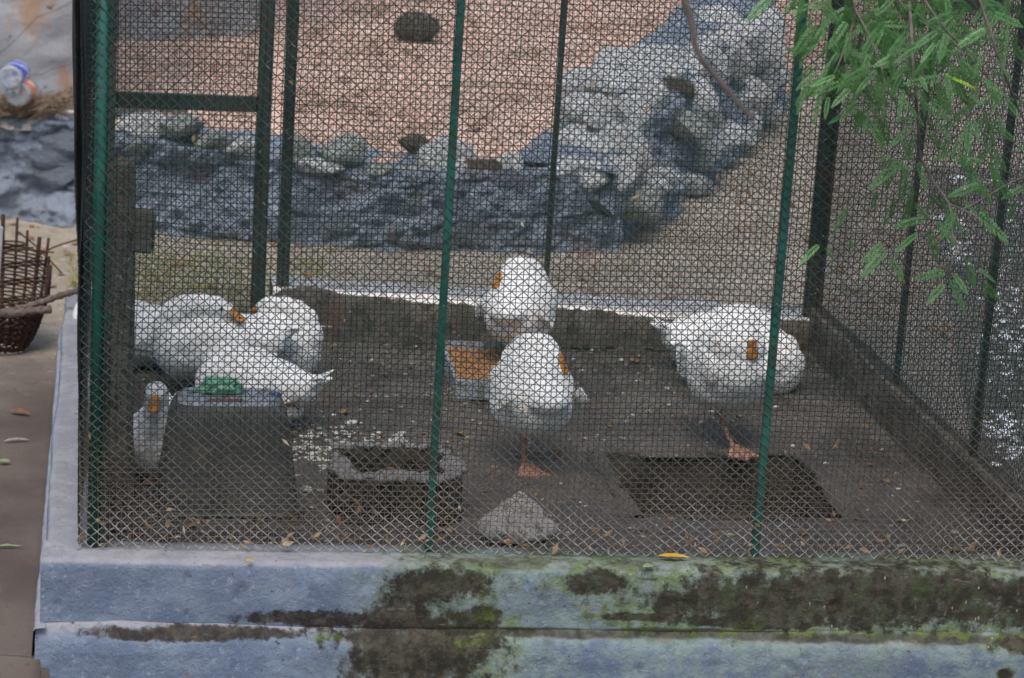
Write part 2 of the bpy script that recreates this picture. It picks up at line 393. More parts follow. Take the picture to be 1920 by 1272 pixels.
# pond
def pond_mat():
    m = NT('pond_water'); n = m.noise(5, 3, .5); n2 = m.noise(21, 3, .6)
    m.bump(m.math('ADD', n, m.math('MULTIPLY', n2, .5)), 1., .22)
    c = m.mix(m.ss(m.noise(3, 4), .45, .6), (.085,.088,.07), (.14,.13,.105))
    return m.done(c, .04, .6, IOR=1.33)
pm = grid('pond_water', 60, 120, lambda U, V: (2.86+U*6.0, -1.1+V*10.0, GZ-.06), pond_mat()); tag(pm, kind='structure')

# floor of the pen with the sunken pit ---------------------------------
PX0, PX1, PY0, PY1 = 1.63, 2.28, .74, 1.385
def floor_fn(U, V):
    X = -.02+2.72*U; Y = -.04+2.85*V
    return X, Y, FZ + .007*fbm(X*9, Y*9, 0, 2, 5) + .008*fbm(X*2, Y*2, 0, 8, 3)
def pen_floor():
    nu, nv = 280, 300
    U, V = np.meshgrid(np.linspace(0,1,nu), np.linspace(0,1,nv), indexing='ij'); X, Y, Z = floor_fn(U, V)
    P = np.stack([X, Y, Z], -1).reshape(-1,3); i = np.arange(nu*nv).reshape(nu,nv)
    F = np.stack([i[:-1,:-1], i[1:,:-1], i[1:,1:], i[:-1,1:]], -1).reshape(-1,4)
    c = P[F].mean(1); keep = ~((c[:,0]>PX0)&(c[:,0]<PX1)&(c[:,1]>PY0)&(c[:,1]<PY1))
    o = link('pen_floor', mesh('pen_floor', P, F[keep]), M_floor); tag(o, kind='structure')
pen_floor()
M_pit = mottled('pit_side', [(.05,.042,.036),(.085,.07,.06)], 9, .7, .6)
pit = empty('sunken_basin', ((PX0+PX1)/2, (PY0+PY1)/2, FZ-.3), label='dark rectangular sunken basin with murky water in the pen floor near the front mesh', cat='basin')
def loc(o, p): # parent while keeping world placement of geometry built in world coordinates
    o.parent = p; o.matrix_parent_inverse = Matrix.Translation(-Vector(p.location)); return o
for a, b in (((PX0,PY0),(PX1,PY0)), ((PX1,PY0),(PX1,PY1)), ((PX1,PY1),(PX0,PY1)), ((PX0,PY1),(PX0,PY0))):
    def fn(U, V, a=a, b=b):
        X = a[0]+(b[0]-a[0])*U; Y = a[1]+(b[1]-a[1])*U; Z = FZ+.004-.34*V
        n = .006*fbm(X*9+Y*7, Z*9, 0, 4, 4); return X+n, Y+n, Z
    loc(grid('basin_side', 50, 16, fn, M_pit), pit)
def pitwater():
    m = NT('murky_water'); m.bump(m.noise(13, 4, .6), .35, .03)
    return m.done(m.mix(m.ss(m.noise(9,4),.45,.6),(.05,.042,.033),(.085,.07,.05)), .12, .25, IOR=1.2)
loc(grid('water_surface', 6, 6, lambda U, V: (PX0-.01+(PX1-PX0+.02)*U, PY0-.01+(PY1-PY0+.02)*V, FZ-.20), pitwater()), pit)
# low rim kerbs of the basin
for a, b, wd in (((PX0-.02,PY0),(PX0-.02,PY1),.028), ((PX1+.02,PY0),(PX1+.02,PY1),.03), ((PX0-.02,PY1+.02),(PX1+.02,PY1+.02),.026)):
    def fn(U, V, a=a, b=b, wd=wd):
        th = V*math.pi; X = a[0]+(b[0]-a[0])*U; Y = a[1]+(b[1]-a[1])*U
        dx, dy = (wd, 0) if a[0] == b[0] else (0, wd)
        n = 1+.5*fbm(X*14+Y*11, V*3, 0, 6, 3)
        return X+dx*np.cos(th)*n, Y+dy*np.cos(th)*n, FZ-.006+.020*np.sin(th)*n
    loc(grid('basin_rim', 90, 8, fn, M_floor), pit)

# ---- the low enclosure wall
wall = empty('low_enclosure_wall', (1.2, -.1, -.45), label='low blue limewashed wall with mould and moss that the wire cage stands on', cat='wall')
def profile_wall(name, a, b, prof, mat, n=300, amp=.004, seed=1, parent=wall, inward=None):
    """extrude a (offset, z) profile from a to b; offset is to the right-hand side of a->b"""
    a = np.array(a, float); b = np.array(b, float); d = (b-a)/np.linalg.norm(b-a); nr = np.array([d[1], -d[0]])
    P = [np.array(p, float) for p in prof]; seg = []
    for p, q in zip(P[:-1], P[1:]):
        k = max(1, int(np.linalg.norm(q-p)/.008)); seg += [p+(q-p)*i/k for i in range(k)]
    seg.append(P[-1]); S = np.array(seg); L = np.linalg.norm(b-a)
    def fn(U, V):
        off = np.interp(V, np.linspace(0,1,len(S)), S[:,0]); z = np.interp(V, np.linspace(0,1,len(S)), S[:,1])
        s = U*L; w_ = amp*fbm(s*5, z*9, off*9, seed, 5) + amp*1.6*fbm(s*1.3, z*2, 0, seed+5, 2)
        chip = np.where(fbm(s*22, z*22, off*22, seed+9, 3) > .85, -amp*1.2, 0)
        w2 = w_+chip
        return a[0]+d[0]*s+nr[0]*(off+w2), a[1]+d[1]*s+nr[1]*(off+w2), z+w2*.7
    o = grid(name, n, len(S), fn, mat); loc(o, parent); return o
FR = (2.95, fy(2.95))
# front: upper course and plinth (offset positive = towards the viewer)
profile_wall('wall_course', (-.092, fy(-.09)), FR, [(-.07,-.30),(-.07,-.012),(-.06,-.002),(.07,0),(.082,-.004),(.09,-.014),(.093,-.05),(.09,-.168),(.088,-.172),(.080,-.19)], M_wall, 640)
profile_wall('wall_plinth', (-.102, fy(-.09)), FR, [(.060,-.150),(.087,-.166),(.096,-.172),(.108,-.186),(.120,-.206),(.124,-.23),(.118,-.60)], M_wall, 640, .005, 4)
# left: course seen from above and plinth strip
profile_wall('wall_course', (.0, 2.80), (.0, -.0), [(-.06,-.3),(-.06,-.004),(.03,.001),(.078,.0),(.088,-.006),(.092,-.02),(.092,-.172)], M_wall, 400, .003, 11)
profile_wall('wall_plinth', (-.005, 2.82), (-.002, -.120), [(.08,-.168),(.104,-.170),(.109,-.178),(.112,-.42)], M_wall, 300, .003, 13)
# end caps of the left corner
# rear: dark inner face, white top
def rear(x0, x1, name, mat, prof, seed):
    y = lambda x: 2.765-.012*x
    return profile_wall(name, (x0, y(x0)), (x1, y(x1)), prof, mat, 260, .005, seed)
rearface = rear(.66, 2.72, 'wall_course', M_dirtwall, [(-.20,-.3),(-.20,-.05),(.03,-.05),(.035,-.30)], 21)
def rear_top(U, V):
    X = .66+2.06*U; Y = 2.725-.012*X+.20*V; Z = .03-.036*(X-.66)+.004*fbm(X*12, Y*12, 0, 5, 4)
    Z = np.where((V < .08)|(V > .97), -.11, Z); Y = np.where(V < .08, 2.728-.012*X+.004*fbm(X*9,Z*9,0,3,3), Y); return X, Y, Z
loc(grid('wall_capping', 220, 30, rear_top, M_rearwhite), wall)
# dark earth heaped along the inner face, hiding its top edge unevenly
def heap(U, V):
    X = .66+2.02*U; h = .052+.010*fbm(X*5, 0, 0, 31, 4); h = np.where(X < 1.3, h+.022*np.clip(1-(X-.75)/.5,0,1)*np.clip((X-.66)*20,0,1), h)
    Y = 2.735-.016*X+.03*(V-.1)-.015*np.sin(V*3.1); top = -.036*(X-.66)+.018
    Z = np.where(V < .7, FZ+(top+(h-.055)-FZ)*(V/.7), top+(h-.055)-(V-.7)*.16) + .006*fbm(X*30, V*6, 0, 41, 3)
    return X, Y, Z
he = grid('soil_crust', 300, 26, heap, M_dirtwall); loc(he, wall)
# right side: inner face and ledge
profile_wall('wall_course', (2.665, -.08), (2.73, 2.78), [(-.03,-.30),(-.03,-.006),(-.02,0),(.030,0),(.038,-.01),(.045,-.5)], M_dirtwall, 260, .005, 25)
# door threshold
profile_wall('threshold', (.0, 2.79), (.66, 2.78), [(-.05,-.3),(-.05,-.15),(.05,-.15),(.06,-.3)], M_dirtwall, 60, .004, 26)

# ---- the cage --------------------------------------------------------
HT = 1.95
cage = empty('wire_cage', (1.3, 1.3, 0), label='large green wire mesh bird cage with steel posts standing on the low wall', cat='cage')
def panel(a, b, zb, ztop, chain=True, W=.0305, Hd=.0270, rad=.0016, nside=3, sub=2, pitch=.0148, frad=.00115, inner=.024, lean=0., matc=None, matf=None, zb2=None, seed=0):
    """a->b ground line; inner side is to the left of a->b. zb, zb2: bottom heights at a and b"""
    rg = np.random.default_rng(100+seed); zb2 = zb if zb2 is None else zb2
    a = np.array(a, float); b = np.array(b, float); L = np.linalg.norm(b-a); d = (b-a)/L; nl = np.array([-d[1], d[0]])
    wob = lambda s, z, k, A: A*fbm(s*k, z*k, 0, seed+50, 2)
    dn = [(rg.uniform(0, L), rg.uniform(.1, 1.6), rg.uniform(.05,.16), rg.uniform(-.012,.010)) for _ in range(9)]
    def dent(s, z): return sum(A*np.exp(-((s-cx)**2+(z-cz)**2)/r_**2) for cx, cz, r_, A in dn)
    if chain:
        m = int(L/(W/2)); K = int((ztop-min(zb,zb2))/(Hd/2)); kk = K*sub+1
        i = np.arange(m)[:, None]; j = np.arange(kk)[None]/sub
        # triangle wave with rounded turns; neighbours are mirrored so they hook at the turns
        ph = (j+i) % 2; tri = np.where(ph < 1, ph, 2-ph)
        s = (i + tri)*W/2; s = s + rg.normal(0, .0006, s.shape)
        dep = np.where(np.floor(j+i) % 2 == 0, 1, -1)*np.sin(np.pi*(j % 1))*.0035*(1 if sub > 1 else 0)
        z0 = zb+(zb2-zb)*np.clip(s/L,0,1); z = z0 + (j-rg.random((m,1))*.0)*Hd/2 + rg.normal(0, .0005, s.shape)
        s2 = s + wob(s, z, 2.2, .010) + wob(s+51, z, 9, .0012); z2 = z + (wob(s+7, z, 2.0, .009) + wob(s+71, z, 8, .0014))*np.clip((z-zb)*8+.15, 0, 1)
        off = dep - lean*z + (wob(s+20, z, 1.6, .012)+dent(s, z))*np.clip((z-zb)*4, 0, 1)
        P = np.stack([a[0]+d[0]*s2+nl[0]*off, a[1]+d[1]*s2+nl[1]*off, z2], -1)
        V, F = tubes(P, rad, nside)
        o = link('chain_link_wire', mesh('chain_link_wire', V, F), matc or M_wire); tag(o, kind='stuff'); loc(o, cage)
    nv = int(L/pitch); nh = int((ztop-min(zb,zb2))/pitch); q = 24
    out = []
    s = (np.arange(nv)[:,None]*pitch + rg.normal(0,.0011,(nv,1))) + 0*np.linspace(0,1,q)[None]; z = zb+(zb2-zb)*s/L + np.linspace(0,1,q)[None]*(ztop-zb) + 0*s
    def pos(s, z, o_): 
        s2 = s + wob(s+3, z, 2.6, .007); off = inner + o_ - lean*z + wob(s+9, z, 1.9, .014) + dent(s, z)
        return np.stack([a[0]+d[0]*s2+nl[0]*off, a[1]+d[1]*s2+nl[1]*off, z+wob(s+33, z, 2.4, .009)], -1)
    out.append(tubes(pos(s, z, 0), frad, 3))
    q = 40; z = (zb + np.arange(nh)[:,None]*pitch + rg.normal(0,.0010,(nh,1))) + 0*np.linspace(0,1,q)[None]; s = np.linspace(0,1,q)[None]*L + 0*z
    out.append(tubes(pos(s, z+(zb2-zb)*s/L, .0012), frad, 3))
    V, F = join(out); o = link('square_mesh_wire', mesh('square_mesh_wire', V, F), matf or M_fine); tag(o, kind='stuff'); loc(o, cage)
def caught():
    r = random.Random(3); V, F = [], []
    for _ in range(170):
        x = r.uniform(.0, 2.6); z = .012+abs(r.gauss(0,.05)) if r.random() < .7 else r.uniform(.05, 1.4); a = r.uniform(0,6.28); L = r.uniform(.006,.017); W_ = L*r.uniform(.2,.5); y = fy(x)-.006+r.uniform(-.003,.003)
        u_ = Vector((math.cos(a), r.uniform(-.3,.3), math.sin(a))); v_ = Vector((-math.sin(a), r.uniform(-.5,.5), math.cos(a))); c = Vector((x,y,z)); o = len(V)
        V += [tuple(c-u_*L), tuple(c+v_*W_), tuple(c+u_*L), tuple(c-v_*W_+Vector((0,.002,0)))]; F += [(o,o+1,o+2,o+3)]
    o = link('caught_debris', mesh('caught_debris', V, F), mottled('dry_bits', [(.28,.2,.12),(.16,.09,.05),(.4,.34,.25)], 12), smooth=False); tag(o, kind='stuff'); loc(o, cage)
caught()
BL, BR_ = (.0, 2.79), (2.73, 2.74)
panel((-.002, fy(0)), (2.69, fy(2.69)), .003, HT, seed=1)                                            # front
panel((2.69, -.09), BR_, .003, HT, sub=1, seed=2, rad=.0013, frad=.0009, matc=M_side, matf=M_side, zb2=-.06)                  # right
panel(BR_, (.665, 2.77), -.055, HT, sub=1, seed=3, rad=.0013, frad=.0009, matc=M_dfine, zb2=.02)                     # rear
panel((.61, 2.77), (.0, 2.79), -.12, HT, sub=1, seed=4, rad=.0013, frad=.0009, matc=M_dfine)                        # door leaf
panel((BL[0], BL[1]), (-.001, .002), .003, HT, sub=2, seed=5, lean=.022, rad=.0012, inner=.012, matc=M_dfine)                        # left
# posts
def post(x, y, zb, w_, d_, mat, name='post', dx=0, zt=HT):
    bm = bmesh.new(); bmesh.ops.create_cube(bm, size=1); bmesh.ops.scale(bm, vec=(w_, d_, zt-zb), verts=bm.verts)
    bmesh.ops.bevel(bm, geom=[e for e in bm.edges], offset=min(w_,d_)*.18, segments=2, affect='EDGES')
    bmesh.ops.translate(bm, vec=(x, y, (zb+zt)/2), verts=bm.verts)
    for v in bm.verts: v.co.x += dx*(v.co.z-zb)/(zt-zb)
    me = bpy.data.meshes.new(name); bm.to_mesh(me); bm.free(); o = link(name, me, mat, smooth=False); loc(o, cage); return o
def angle_post(x, y, zb, w_, t, mat, rot=0, name='corner_post'):
    """L section: one flange along +x, one along +y"""
    prof = [(0,0),(w_,0),(w_,t),(t,t),(t,w_),(0,w_)]
    c, s = math.cos(rot), math.sin(rot); V = []
    for z in (zb, HT): V += [(x+px*c-py*s, y+px*s+py*c, z) for px, py in prof]
    F = [tuple(range(5,-1,-1)), tuple(range(6,12))]+[(i,(i+1)%6,(i+1)%6+6,i+6) for i in range(6)]
    o = link(name, mesh(name, V, F), mat, smooth=False); loc(o, cage); return o
tb = tube('corner_post', [(.034,.024,.002),(.035,.024,1.0),(.036,.024,HT)], .017, M_green, n=16); loc(tb, cage)
angle_post(.050, .012, .002, .018, .005, M_frame)
post(.888, fy(.888)+.014, .002, .020, .012, M_green, dx=.008)
post(1.752, fy(1.752)+.014, .002, .022, .012, M_green, dx=-.004)
post(2.66, fy(2.66)+.022, .002, .04, .04, M_frame, 'corner_post')
angle_post(2.735, 2.755, -.10, .055, .006, M_frame, math.pi); post(2.700, 2.745, -.10, .05, .03, M_frame, 'corner_post')
post(1.672, 2.735, -.0, .022, .016, M_frame)
for yy in (1.66, .865, ):
    post(2.672+.012*yy, yy, -.02, .02, .02, M_frame)
post(.012, 2.752, -.1, .035, .045, M_frame, 'corner_post')
post(.695, 2.765, -.05, .042, .03, M_frame, 'door_post')
# top rails
def bar(name, p, q, w_, h_, mat, par):
    p, q = Vector(p), Vector(q); L = (q-p).length; bm = bmesh.new(); bmesh.ops.create_cube(bm, size=1)
    bmesh.ops.scale(bm, vec=(L, w_, h_), verts=bm.verts); bmesh.ops.bevel(bm, geom=bm.edges[:], offset=min(w_,h_)*.12, segments=1, affect='EDGES')
    me = bpy.data.meshes.new(name); mt = (q-p).to_track_quat('X','Z').to_matrix().to_4x4(); mt.translation = (p+q)/2
    bm.transform(mt); bm.to_mesh(me); bm.free(); o = link(name, me, mat, smooth=False); loc(o, par); return o
bar('top_rail', (.0, .02, HT+.015), (2.69, fy(2.69)+.02, HT+.015), .03, .03, M_frame, cage)
bar('top_rail', (-.03, 2.76, HT+.015), (2.70, 2.745, HT+.015), .03, .03, M_frame, cage)
bar('top_rail', (-.005, .04, HT+.015), (-.03, 2.74, HT+.015), .03, .03, M_frame, cage)
bar('top_rail', (2.675, -.05, HT+.015), (2.70, 2.72, HT+.015), .03, .03, M_frame, cage)
# the door
door = empty('door', (.0, 2.79, 0)); door.parent = cage; door.matrix_parent_inverse = Matrix.Translation(-Vector(cage.location))
for x_, w_ in ((.022,.045),(.605,.052)):
    loc(post(x_, 2.755, -.13, w_, .025, M_frame, 'stile'), door)
bar('door_rail', (.046, 2.755, .70), (.578, 2.755, .70), .022, .058, M_frame, door)
bar('door_rail', (.046, 2.755, -.10), (.578, 2.755, -.10), .022, .05, M_frame, door)

# ---- blue rubble wall with stones ------------------------------------
rub = empty('rubble_wall', (1.2, 4.7, GZ), label='rough blue painted rubble stone wall behind the cage, topped with whitish lichen stones', cat='wall')
def polyl(pts):
    P = np.array(pts, float); D = np.r_[0, np.cumsum(np.linalg.norm(np.diff(P, axis=0), axis=1))]; return P, D
def wall_face(pts, top, lean, seed, n):
    P, D = polyl(pts); L = D[-1]
    def fn(U, V):
        s = U*L; x = np.interp(s, D, P[:,0]); y = np.interp(s, D, P[:,1])
        dx = np.interp(s, D, np.gradient(P[:,0], D)); dy = np.interp(s, D, np.gradient(P[:,1], D)); q = np.hypot(dx, dy); nx, ny = -dy/q, dx/q
        tp = np.interp(s, [t[0] for t in top], [t[1] for t in top])
        vv = np.clip(V/.8, 0, 1); back = np.clip((V-.8)/.2, 0, 1)
        z = GZ-.05 + (tp-GZ+.05)*vv
        # blocky relief: cellular offsets
        bx = s*3.4+.25*vnoise(s*4, z*4, 0, seed+2); bz = (z-GZ)*6.2+.3*vnoise(s*3, z*5, 0, seed+3)
        cell = _h(np.floor(bx+.5*(np.floor(bz)%2)).astype(np.int64), np.floor(bz).astype(np.int64), 0, seed)
        fx = np.abs(((bx+.5*(np.floor(bz)%2))%1)-.5)*2; fz = np.abs((bz%1)-.5)*2
        joint = np.clip((np.maximum(fx, fz)-.84)/.16, 0, 1)
        r = (cell-.5)*.035 - joint*.025 + .05*fbm(s*3, z*5, 0, seed, 5, .6) + .022*fbm(s*13, z*17, 0, seed+1, 5, .65) + .035*(.35-np.abs(fbm(s*3.3+4, z*4.2, 0, seed+21, 4, .6)))
        off = lean*vv - r*(1-back) + back*.45
        return x+nx*off, y+ny*off, z + back*.02*fbm(s*6, V*9, 0, seed+7, 3) + .02*fbm(s*4,V*2,0,seed+8,3)*vv
    o = grid('wall_face', n, 70, fn, M_blue); loc(o, rub); return o
wall_face([(-3.2,5.75)]+WALL, [(0,.26),(2.9,.22),(4.0,.14),(4.7,.10),(5.9,.12)], .10, 61, 620)
wall_face(TURN, [(0,.12),(1.5,.30),(3.2,.42),(4.8,.6)], .10, 62, 420)

def rock_mesh(seed, sub=4, ang=.35):
    bm = bmesh.new(); bmesh.ops.create_icosphere(bm, subdivisions=sub, radius=1)
    V = np.array([v.co for v in bm.verts]); r0 = random.Random(seed)
    for _ in range(13):   # chop flat facets
        n = np.array([r0.gauss(0,1) for _ in range(3)]); n /= np.linalg.norm(n); c = r0.uniform(.5, .85)
        d = V@n; V = V - np.outer(np.clip(d-c, 0, None)*.85, n)
    f = 1+.10*fbm(V[:,0]*1.7+seed, V[:,1]*1.7, V[:,2]*1.7, seed, 4, .55)+.045*fbm(V[:,0]*5, V[:,1]*5, V[:,2]*5+seed, seed, 5, .6)
    V = V*f[:,None]
    for v, p in zip(bm.verts, V): v.co = p
    me = bpy.data.meshes.new('stone'); bm.to_mesh(me); bm.free(); return me
def mats_copy(me, mat): m2 = me.copy(); m2.materials.clear(); m2.materials.append(mat); return m2
RK = [rock_mesh(i+1) for i in range(6)]
RP = [mats_copy(m, M_pale) for m in RK]; RG = [mats_copy(m, M_greystone) for m in RK]; RB = [mats_copy(m, M_blue) for m in RK]; RD = [mats_copy(m, M_dkstone) for m in RK]
def stone(lst, c, s, parent=rub, rot=None, name='stone'):
    o = link(name, random.choice(lst)); o.scale = s; o.rotation_euler = rot or (random.uniform(-.3,.3), random.uniform(-.3,.3), random.uniform(0,6.28))
    o.location = Vector(c)-Vector(parent.location) if parent else c
    o.parent = parent; return o
# capstones along the straight part: px centre x, py centre, half width m, half height m, list
for px, py, Y, hw, hh, L_ in [(275,235,5.05,.10,.05,RP),(340,240,5.0,.09,.045,RG),(255,268,5.0,.07,.04,RG),(400,262,4.95,.08,.04,RG),(455,275,4.92,.07,.04,RP),
        (560,285,4.85,.065,.06,RG),(640,288,4.85,.10,.075,RG),(600,315,4.8,.10,.03,RP),(720,318,4.8,.08,.025,RG),(770,322,4.8,.07,.03,RG),(815,305,4.82,.06,.075,RP),(850,285,4.95,.09,.05,RP),(862,320,4.85,.05,.05,RP),
        (905,325,4.85,.075,.055,RD),(960,318,4.86,.07,.06,RP),(1000,335,4.82,.08,.05,RP),(1060,320,4.85,.10,.06,RP),(1110,335,4.83,.09,.06,RP),(1160,330,4.86,.09,.07,RP),
        (1075,270,5.2,.10,.08,RP),(1120,285,5.1,.10,.08,RP),(1170,275,5.1,.09,.09,RP),(1195,300,5.0,.06,.07,RP),(1090,215,5.6,.11,.08,RP),(1140,225,5.5,.10,.09,RP),(1190,225,5.4,.09,.10,RP),(1100,165,6.0,.12,.07,RP),
        (1150,155,6.1,.13,.08,RP),(1200,150,6.2,.12,.08,RP),(1250,140,6.3,.14,.09,RP),(1180,120,6.5,.15,.05,RP),(1235,110,6.6,.13,.06,RP),(1290,140,6.6,.12,.10,RP),(1225,190,5.9,.07,.09,RP),
        (1320,110,7.0,.14,.12,RP),(1365,100,7.3,.13,.14,RP),(1400,75,7.8,.14,.12,RP),(1350,55,8.0,.14,.10,RP),(1390,30,8.6,.18,.10,RP),(1435,90,8.0,.10,.16,RP),(1425,50,8.5,.13,.10,RP),(1440,140,8.0,.07,.12,RP),(1340,20,8.8,.15,.08,RG),
        (1120,190,5.8,.09,.04,RD),(1270,170,6.1,.08,.05,RD),(1100,250,5.3,.06,.03,RD)]:
    stone(L_, at(px, py, Y), (hw*random.uniform(1.2,1.5), hw*random.uniform(1.1,1.6), hh*1.4), rot=(random.uniform(-.2,.2), random.uniform(-.2,.2), random.uniform(-.5,.5)))
# projecting blue blocks in the wall face
for k in range(20):
    s = random.uniform(-1.4, 2.35); z = random.uniform(GZ+.03, .06+(.10 if s < .3 else 0)); y = float(np.interp(s, [p[0] for p in WALL], [p[1] for p in WALL]))+.06+.2*(z-GZ)*.5
    stone(RB, (s, y, z), (random.uniform(.10,.19), .05, random.uniform(.05,.09)), rot=(random.uniform(-.2,.2), random.uniform(-.35,.35), random.uniform(-.2,.2)))
for k in range(26):
    t = random.uniform(.02, .95); P, D = polyl(TURN); s = t*D[-1]; x = float(np.interp(s, D, P[:,0])); y = float(np.interp(s, D, P[:,1]))
    stone(random.choice([RG, RP, RP, RP, RP]), (x-.02, y+.06, random.uniform(GZ+.05, .12+.3*t)), (random.uniform(.10,.2), random.uniform(.1,.18), random.uniform(.07,.12)))

# pale cap course on the left part of the wall
cap = grid('cap_course', 160, 14, lambda U, V: (-1.3+1.75*U, 5.18-.30*(U*1.75-.9)*.35-.05+.42*V, .235-.05*U+.012*fbm(U*22,V*5,0,71,4)-np.where((V<.06),.05,0)), mottled('yellowed_plaster', [(.62,.56,.45),(.72,.68,.6),(.38,.27,.16)], 7, .9, .7)); loc(cap, rub)

# tall stained concrete wall at the far left
cw = empty('stained_concrete_wall', (-.9, 5.8, .1), label='tall grey concrete wall with rust stains and cracks behind the plastic bottles', cat='wall')
def conc(U, V, P=[(-4.,5.35),(-.3,5.66),(-.04,5.80),(.0,8.2),(.12,8.6),(.95,8.9),(1.2,12)]):
    P_, D = polyl(P); s = U*D[-1]; x = np.interp(s, D, P_[:,0]); y = np.interp(s, D, P_[:,1]); z = -.1+V*3.0
    r = .05*fbm(x*1.4+y, z*.9, 0, 81, 4)+.01*fbm(x*12+y*3, z*12, 0, 82, 4); return x+r*.4, y-r, z
loc(grid('wall_face', 260, 160, conc, M_oldconc), cw)
kb = box('kerb_board', (.12, 5.35, .25), (.62,.05,.05), mottled('weathered_board', [(.12,.10,.09),(.2,.18,.16)], 9, .9, .5), bev=.006, rot=(0,.04,.28))
tag(kb, 'weathered dark board lying along the wall foot beside the straw', 'board')

# ================================================================== DUCKS
def blob_mesh(name, parts, voxel=.0075, smooth=7, disp=.0013, seed=0):
    """one continuous surface grown over ellipsoids (centre, radii, (pitch, yaw))"""
    bm = bmesh.new()
    for c, r, *rest in parts:
        rot = rest[0] if rest else (0, 0)
        M = Matrix.Translation(c) @ Euler((0, rot[0], rot[1])).to_matrix().to_4x4() @ Matrix.Diagonal((*r, 1))
        bmesh.ops.create_uvsphere(bm, u_segments=20, v_segments=12, radius=1, matrix=M)
    me = bpy.data.meshes.new('tmp'); bm.to_mesh(me); bm.free()
    o = bpy.data.objects.new('tmp', me); COL.objects.link(o)
    md = o.modifiers.new('r', 'REMESH'); md.mode = 'VOXEL'; md.voxel_size = voxel
    ms = o.modifiers.new('s', 'SMOOTH'); ms.iterations = smooth; ms.factor = .6
    dg = bpy.context.evaluated_depsgraph_get(); ev = o.evaluated_get(dg); m2 = bpy.data.meshes.new_from_object(ev)
    bpy.data.objects.remove(o); bpy.data.meshes.remove(me); m2.name = name; m2.materials.clear()
    n = len(m2.vertices); P = np.empty(n*3); N = np.empty(n*3); m2.vertices.foreach_get('co', P); m2.vertices.foreach_get('normal', N)
    P = P.reshape(-1,3); N = N.reshape(-1,3)
    # overlapping feather scallops + ruffle
    u, v = P[:,0]*26, np.arctan2(P[:,2], P[:,1])*4.2
    row = np.floor(u); sc = (u-row); side = np.abs(((v+.5*(row%2))%1)-.5)*2
    f = disp*(1.1-sc)*(1-side**2)*1.0 + disp*1.5*fbm(P[:,0]*18, P[:,1]*18, P[:,2]*18, seed, 3)
    fade = np.clip((P[:,0]+.35)*4, .2, 1)*np.clip((.17-P[:,2])*9, .15, 1)
    m2.vertices.foreach_set('co', (P+N*(f*fade)[:,None]).ravel()); m2.update(); return m2

def feather_blade(L, Wd, curve=.0):
    V, F = [], []; k = 9
    for i in range(k+1):
        t = i/k; ww = Wd*(math.sin(math.pi*min(1, t*.9+.12))**.55)*(1-.25*t)*.5
        for j, q in ((0,-1),(1,0),(2,1)):
            V.append((-L*t, ww*q, (-.10*Wd if q else .08*Wd) - curve*t*t))
    for i in range(k):
        for j in (0,1): F.append((i*3+j, i*3+j+1, i*3+j+4, i*3+j+3))
    return V, F
def wing_mesh(side, tip=1.0, seed=0):
    """folded wing: covert shield plus rows of overlapping secondaries and primaries pointing aft"""
    rg = random.Random(seed); V, F = [], []
    def add(v, f, M):
        o = len(V); V.extend([tuple(M @ Vector(p)) for p in v]); F.extend([tuple(a+o for a in q) for q in f])
    bm = bmesh.new(); bmesh.ops.create_uvsphere(bm, u_segments=24, v_segments=14, radius=1)
    sv = []
    for v in bm.verts:
        x, y, z = v.co; tx = (1-x)/2
        sv.append((.015+x*.135, side*(.110+.030*y*(1-.4*tx)-.022*tx-.02*max(0,x)), .022+z*.078*(1-.45*tx)+.014*tx))
    idx = {v: i for i, v in enumerate(bm.verts)}; add(sv, [tuple(idx[v] for v in f.verts) for f in bm.faces], Matrix()); bm.free()
    for r_, (n, L, x0, x1, z0, z1) in enumerate([(7,.115,-.03,-.12,-.018,.05)]):
        for i in range(n):
            t = i/(n-1); x = x0+(x1-x0)*t; z = z0+(z1-z0)*t
            M = Matrix.Translation((x, side*(.134-.014*r_-.02*t), z+.004*r_)) @ Euler((side*(math.pi/2-.35+.4*t)+rg.uniform(-.1,.1), -.10-.22*t+rg.uniform(-.05,.05), side*-.16)).to_matrix().to_4x4()
            v, f = feather_blade(L*tip, .034, .006); add(v, f, M)
    me = mesh('wing', V, F); return me
def bill_mesh():
    V, F = [], []; k, n = 8, 10
    for i in range(k+1):
        t = i/k; wd = .019+.003*math.sin(t*3.1)-.002*t + (.004*math.sin((t-.5)*6.2) if t > .5 else 0); hh = .017*(1-t)**1.1+.0045
        if i == k: wd *= .55; hh *= .6
        for j in range(n):
            a = 2*math.pi*j/n; V.append((.066*t, wd*math.cos(a), hh*math.sin(a)*(1. if math.sin(a) > 0 else .55) - .010*t+.004*t*t))
    for i in range(k):
        for j in range(n): F.append((i*n+j, i*n+(j+1)%n, (i+1)*n+(j+1)%n, (i+1)*n+j))
    F.append(tuple(range(k*n, k*n+n))); return mesh('bill', V, F)
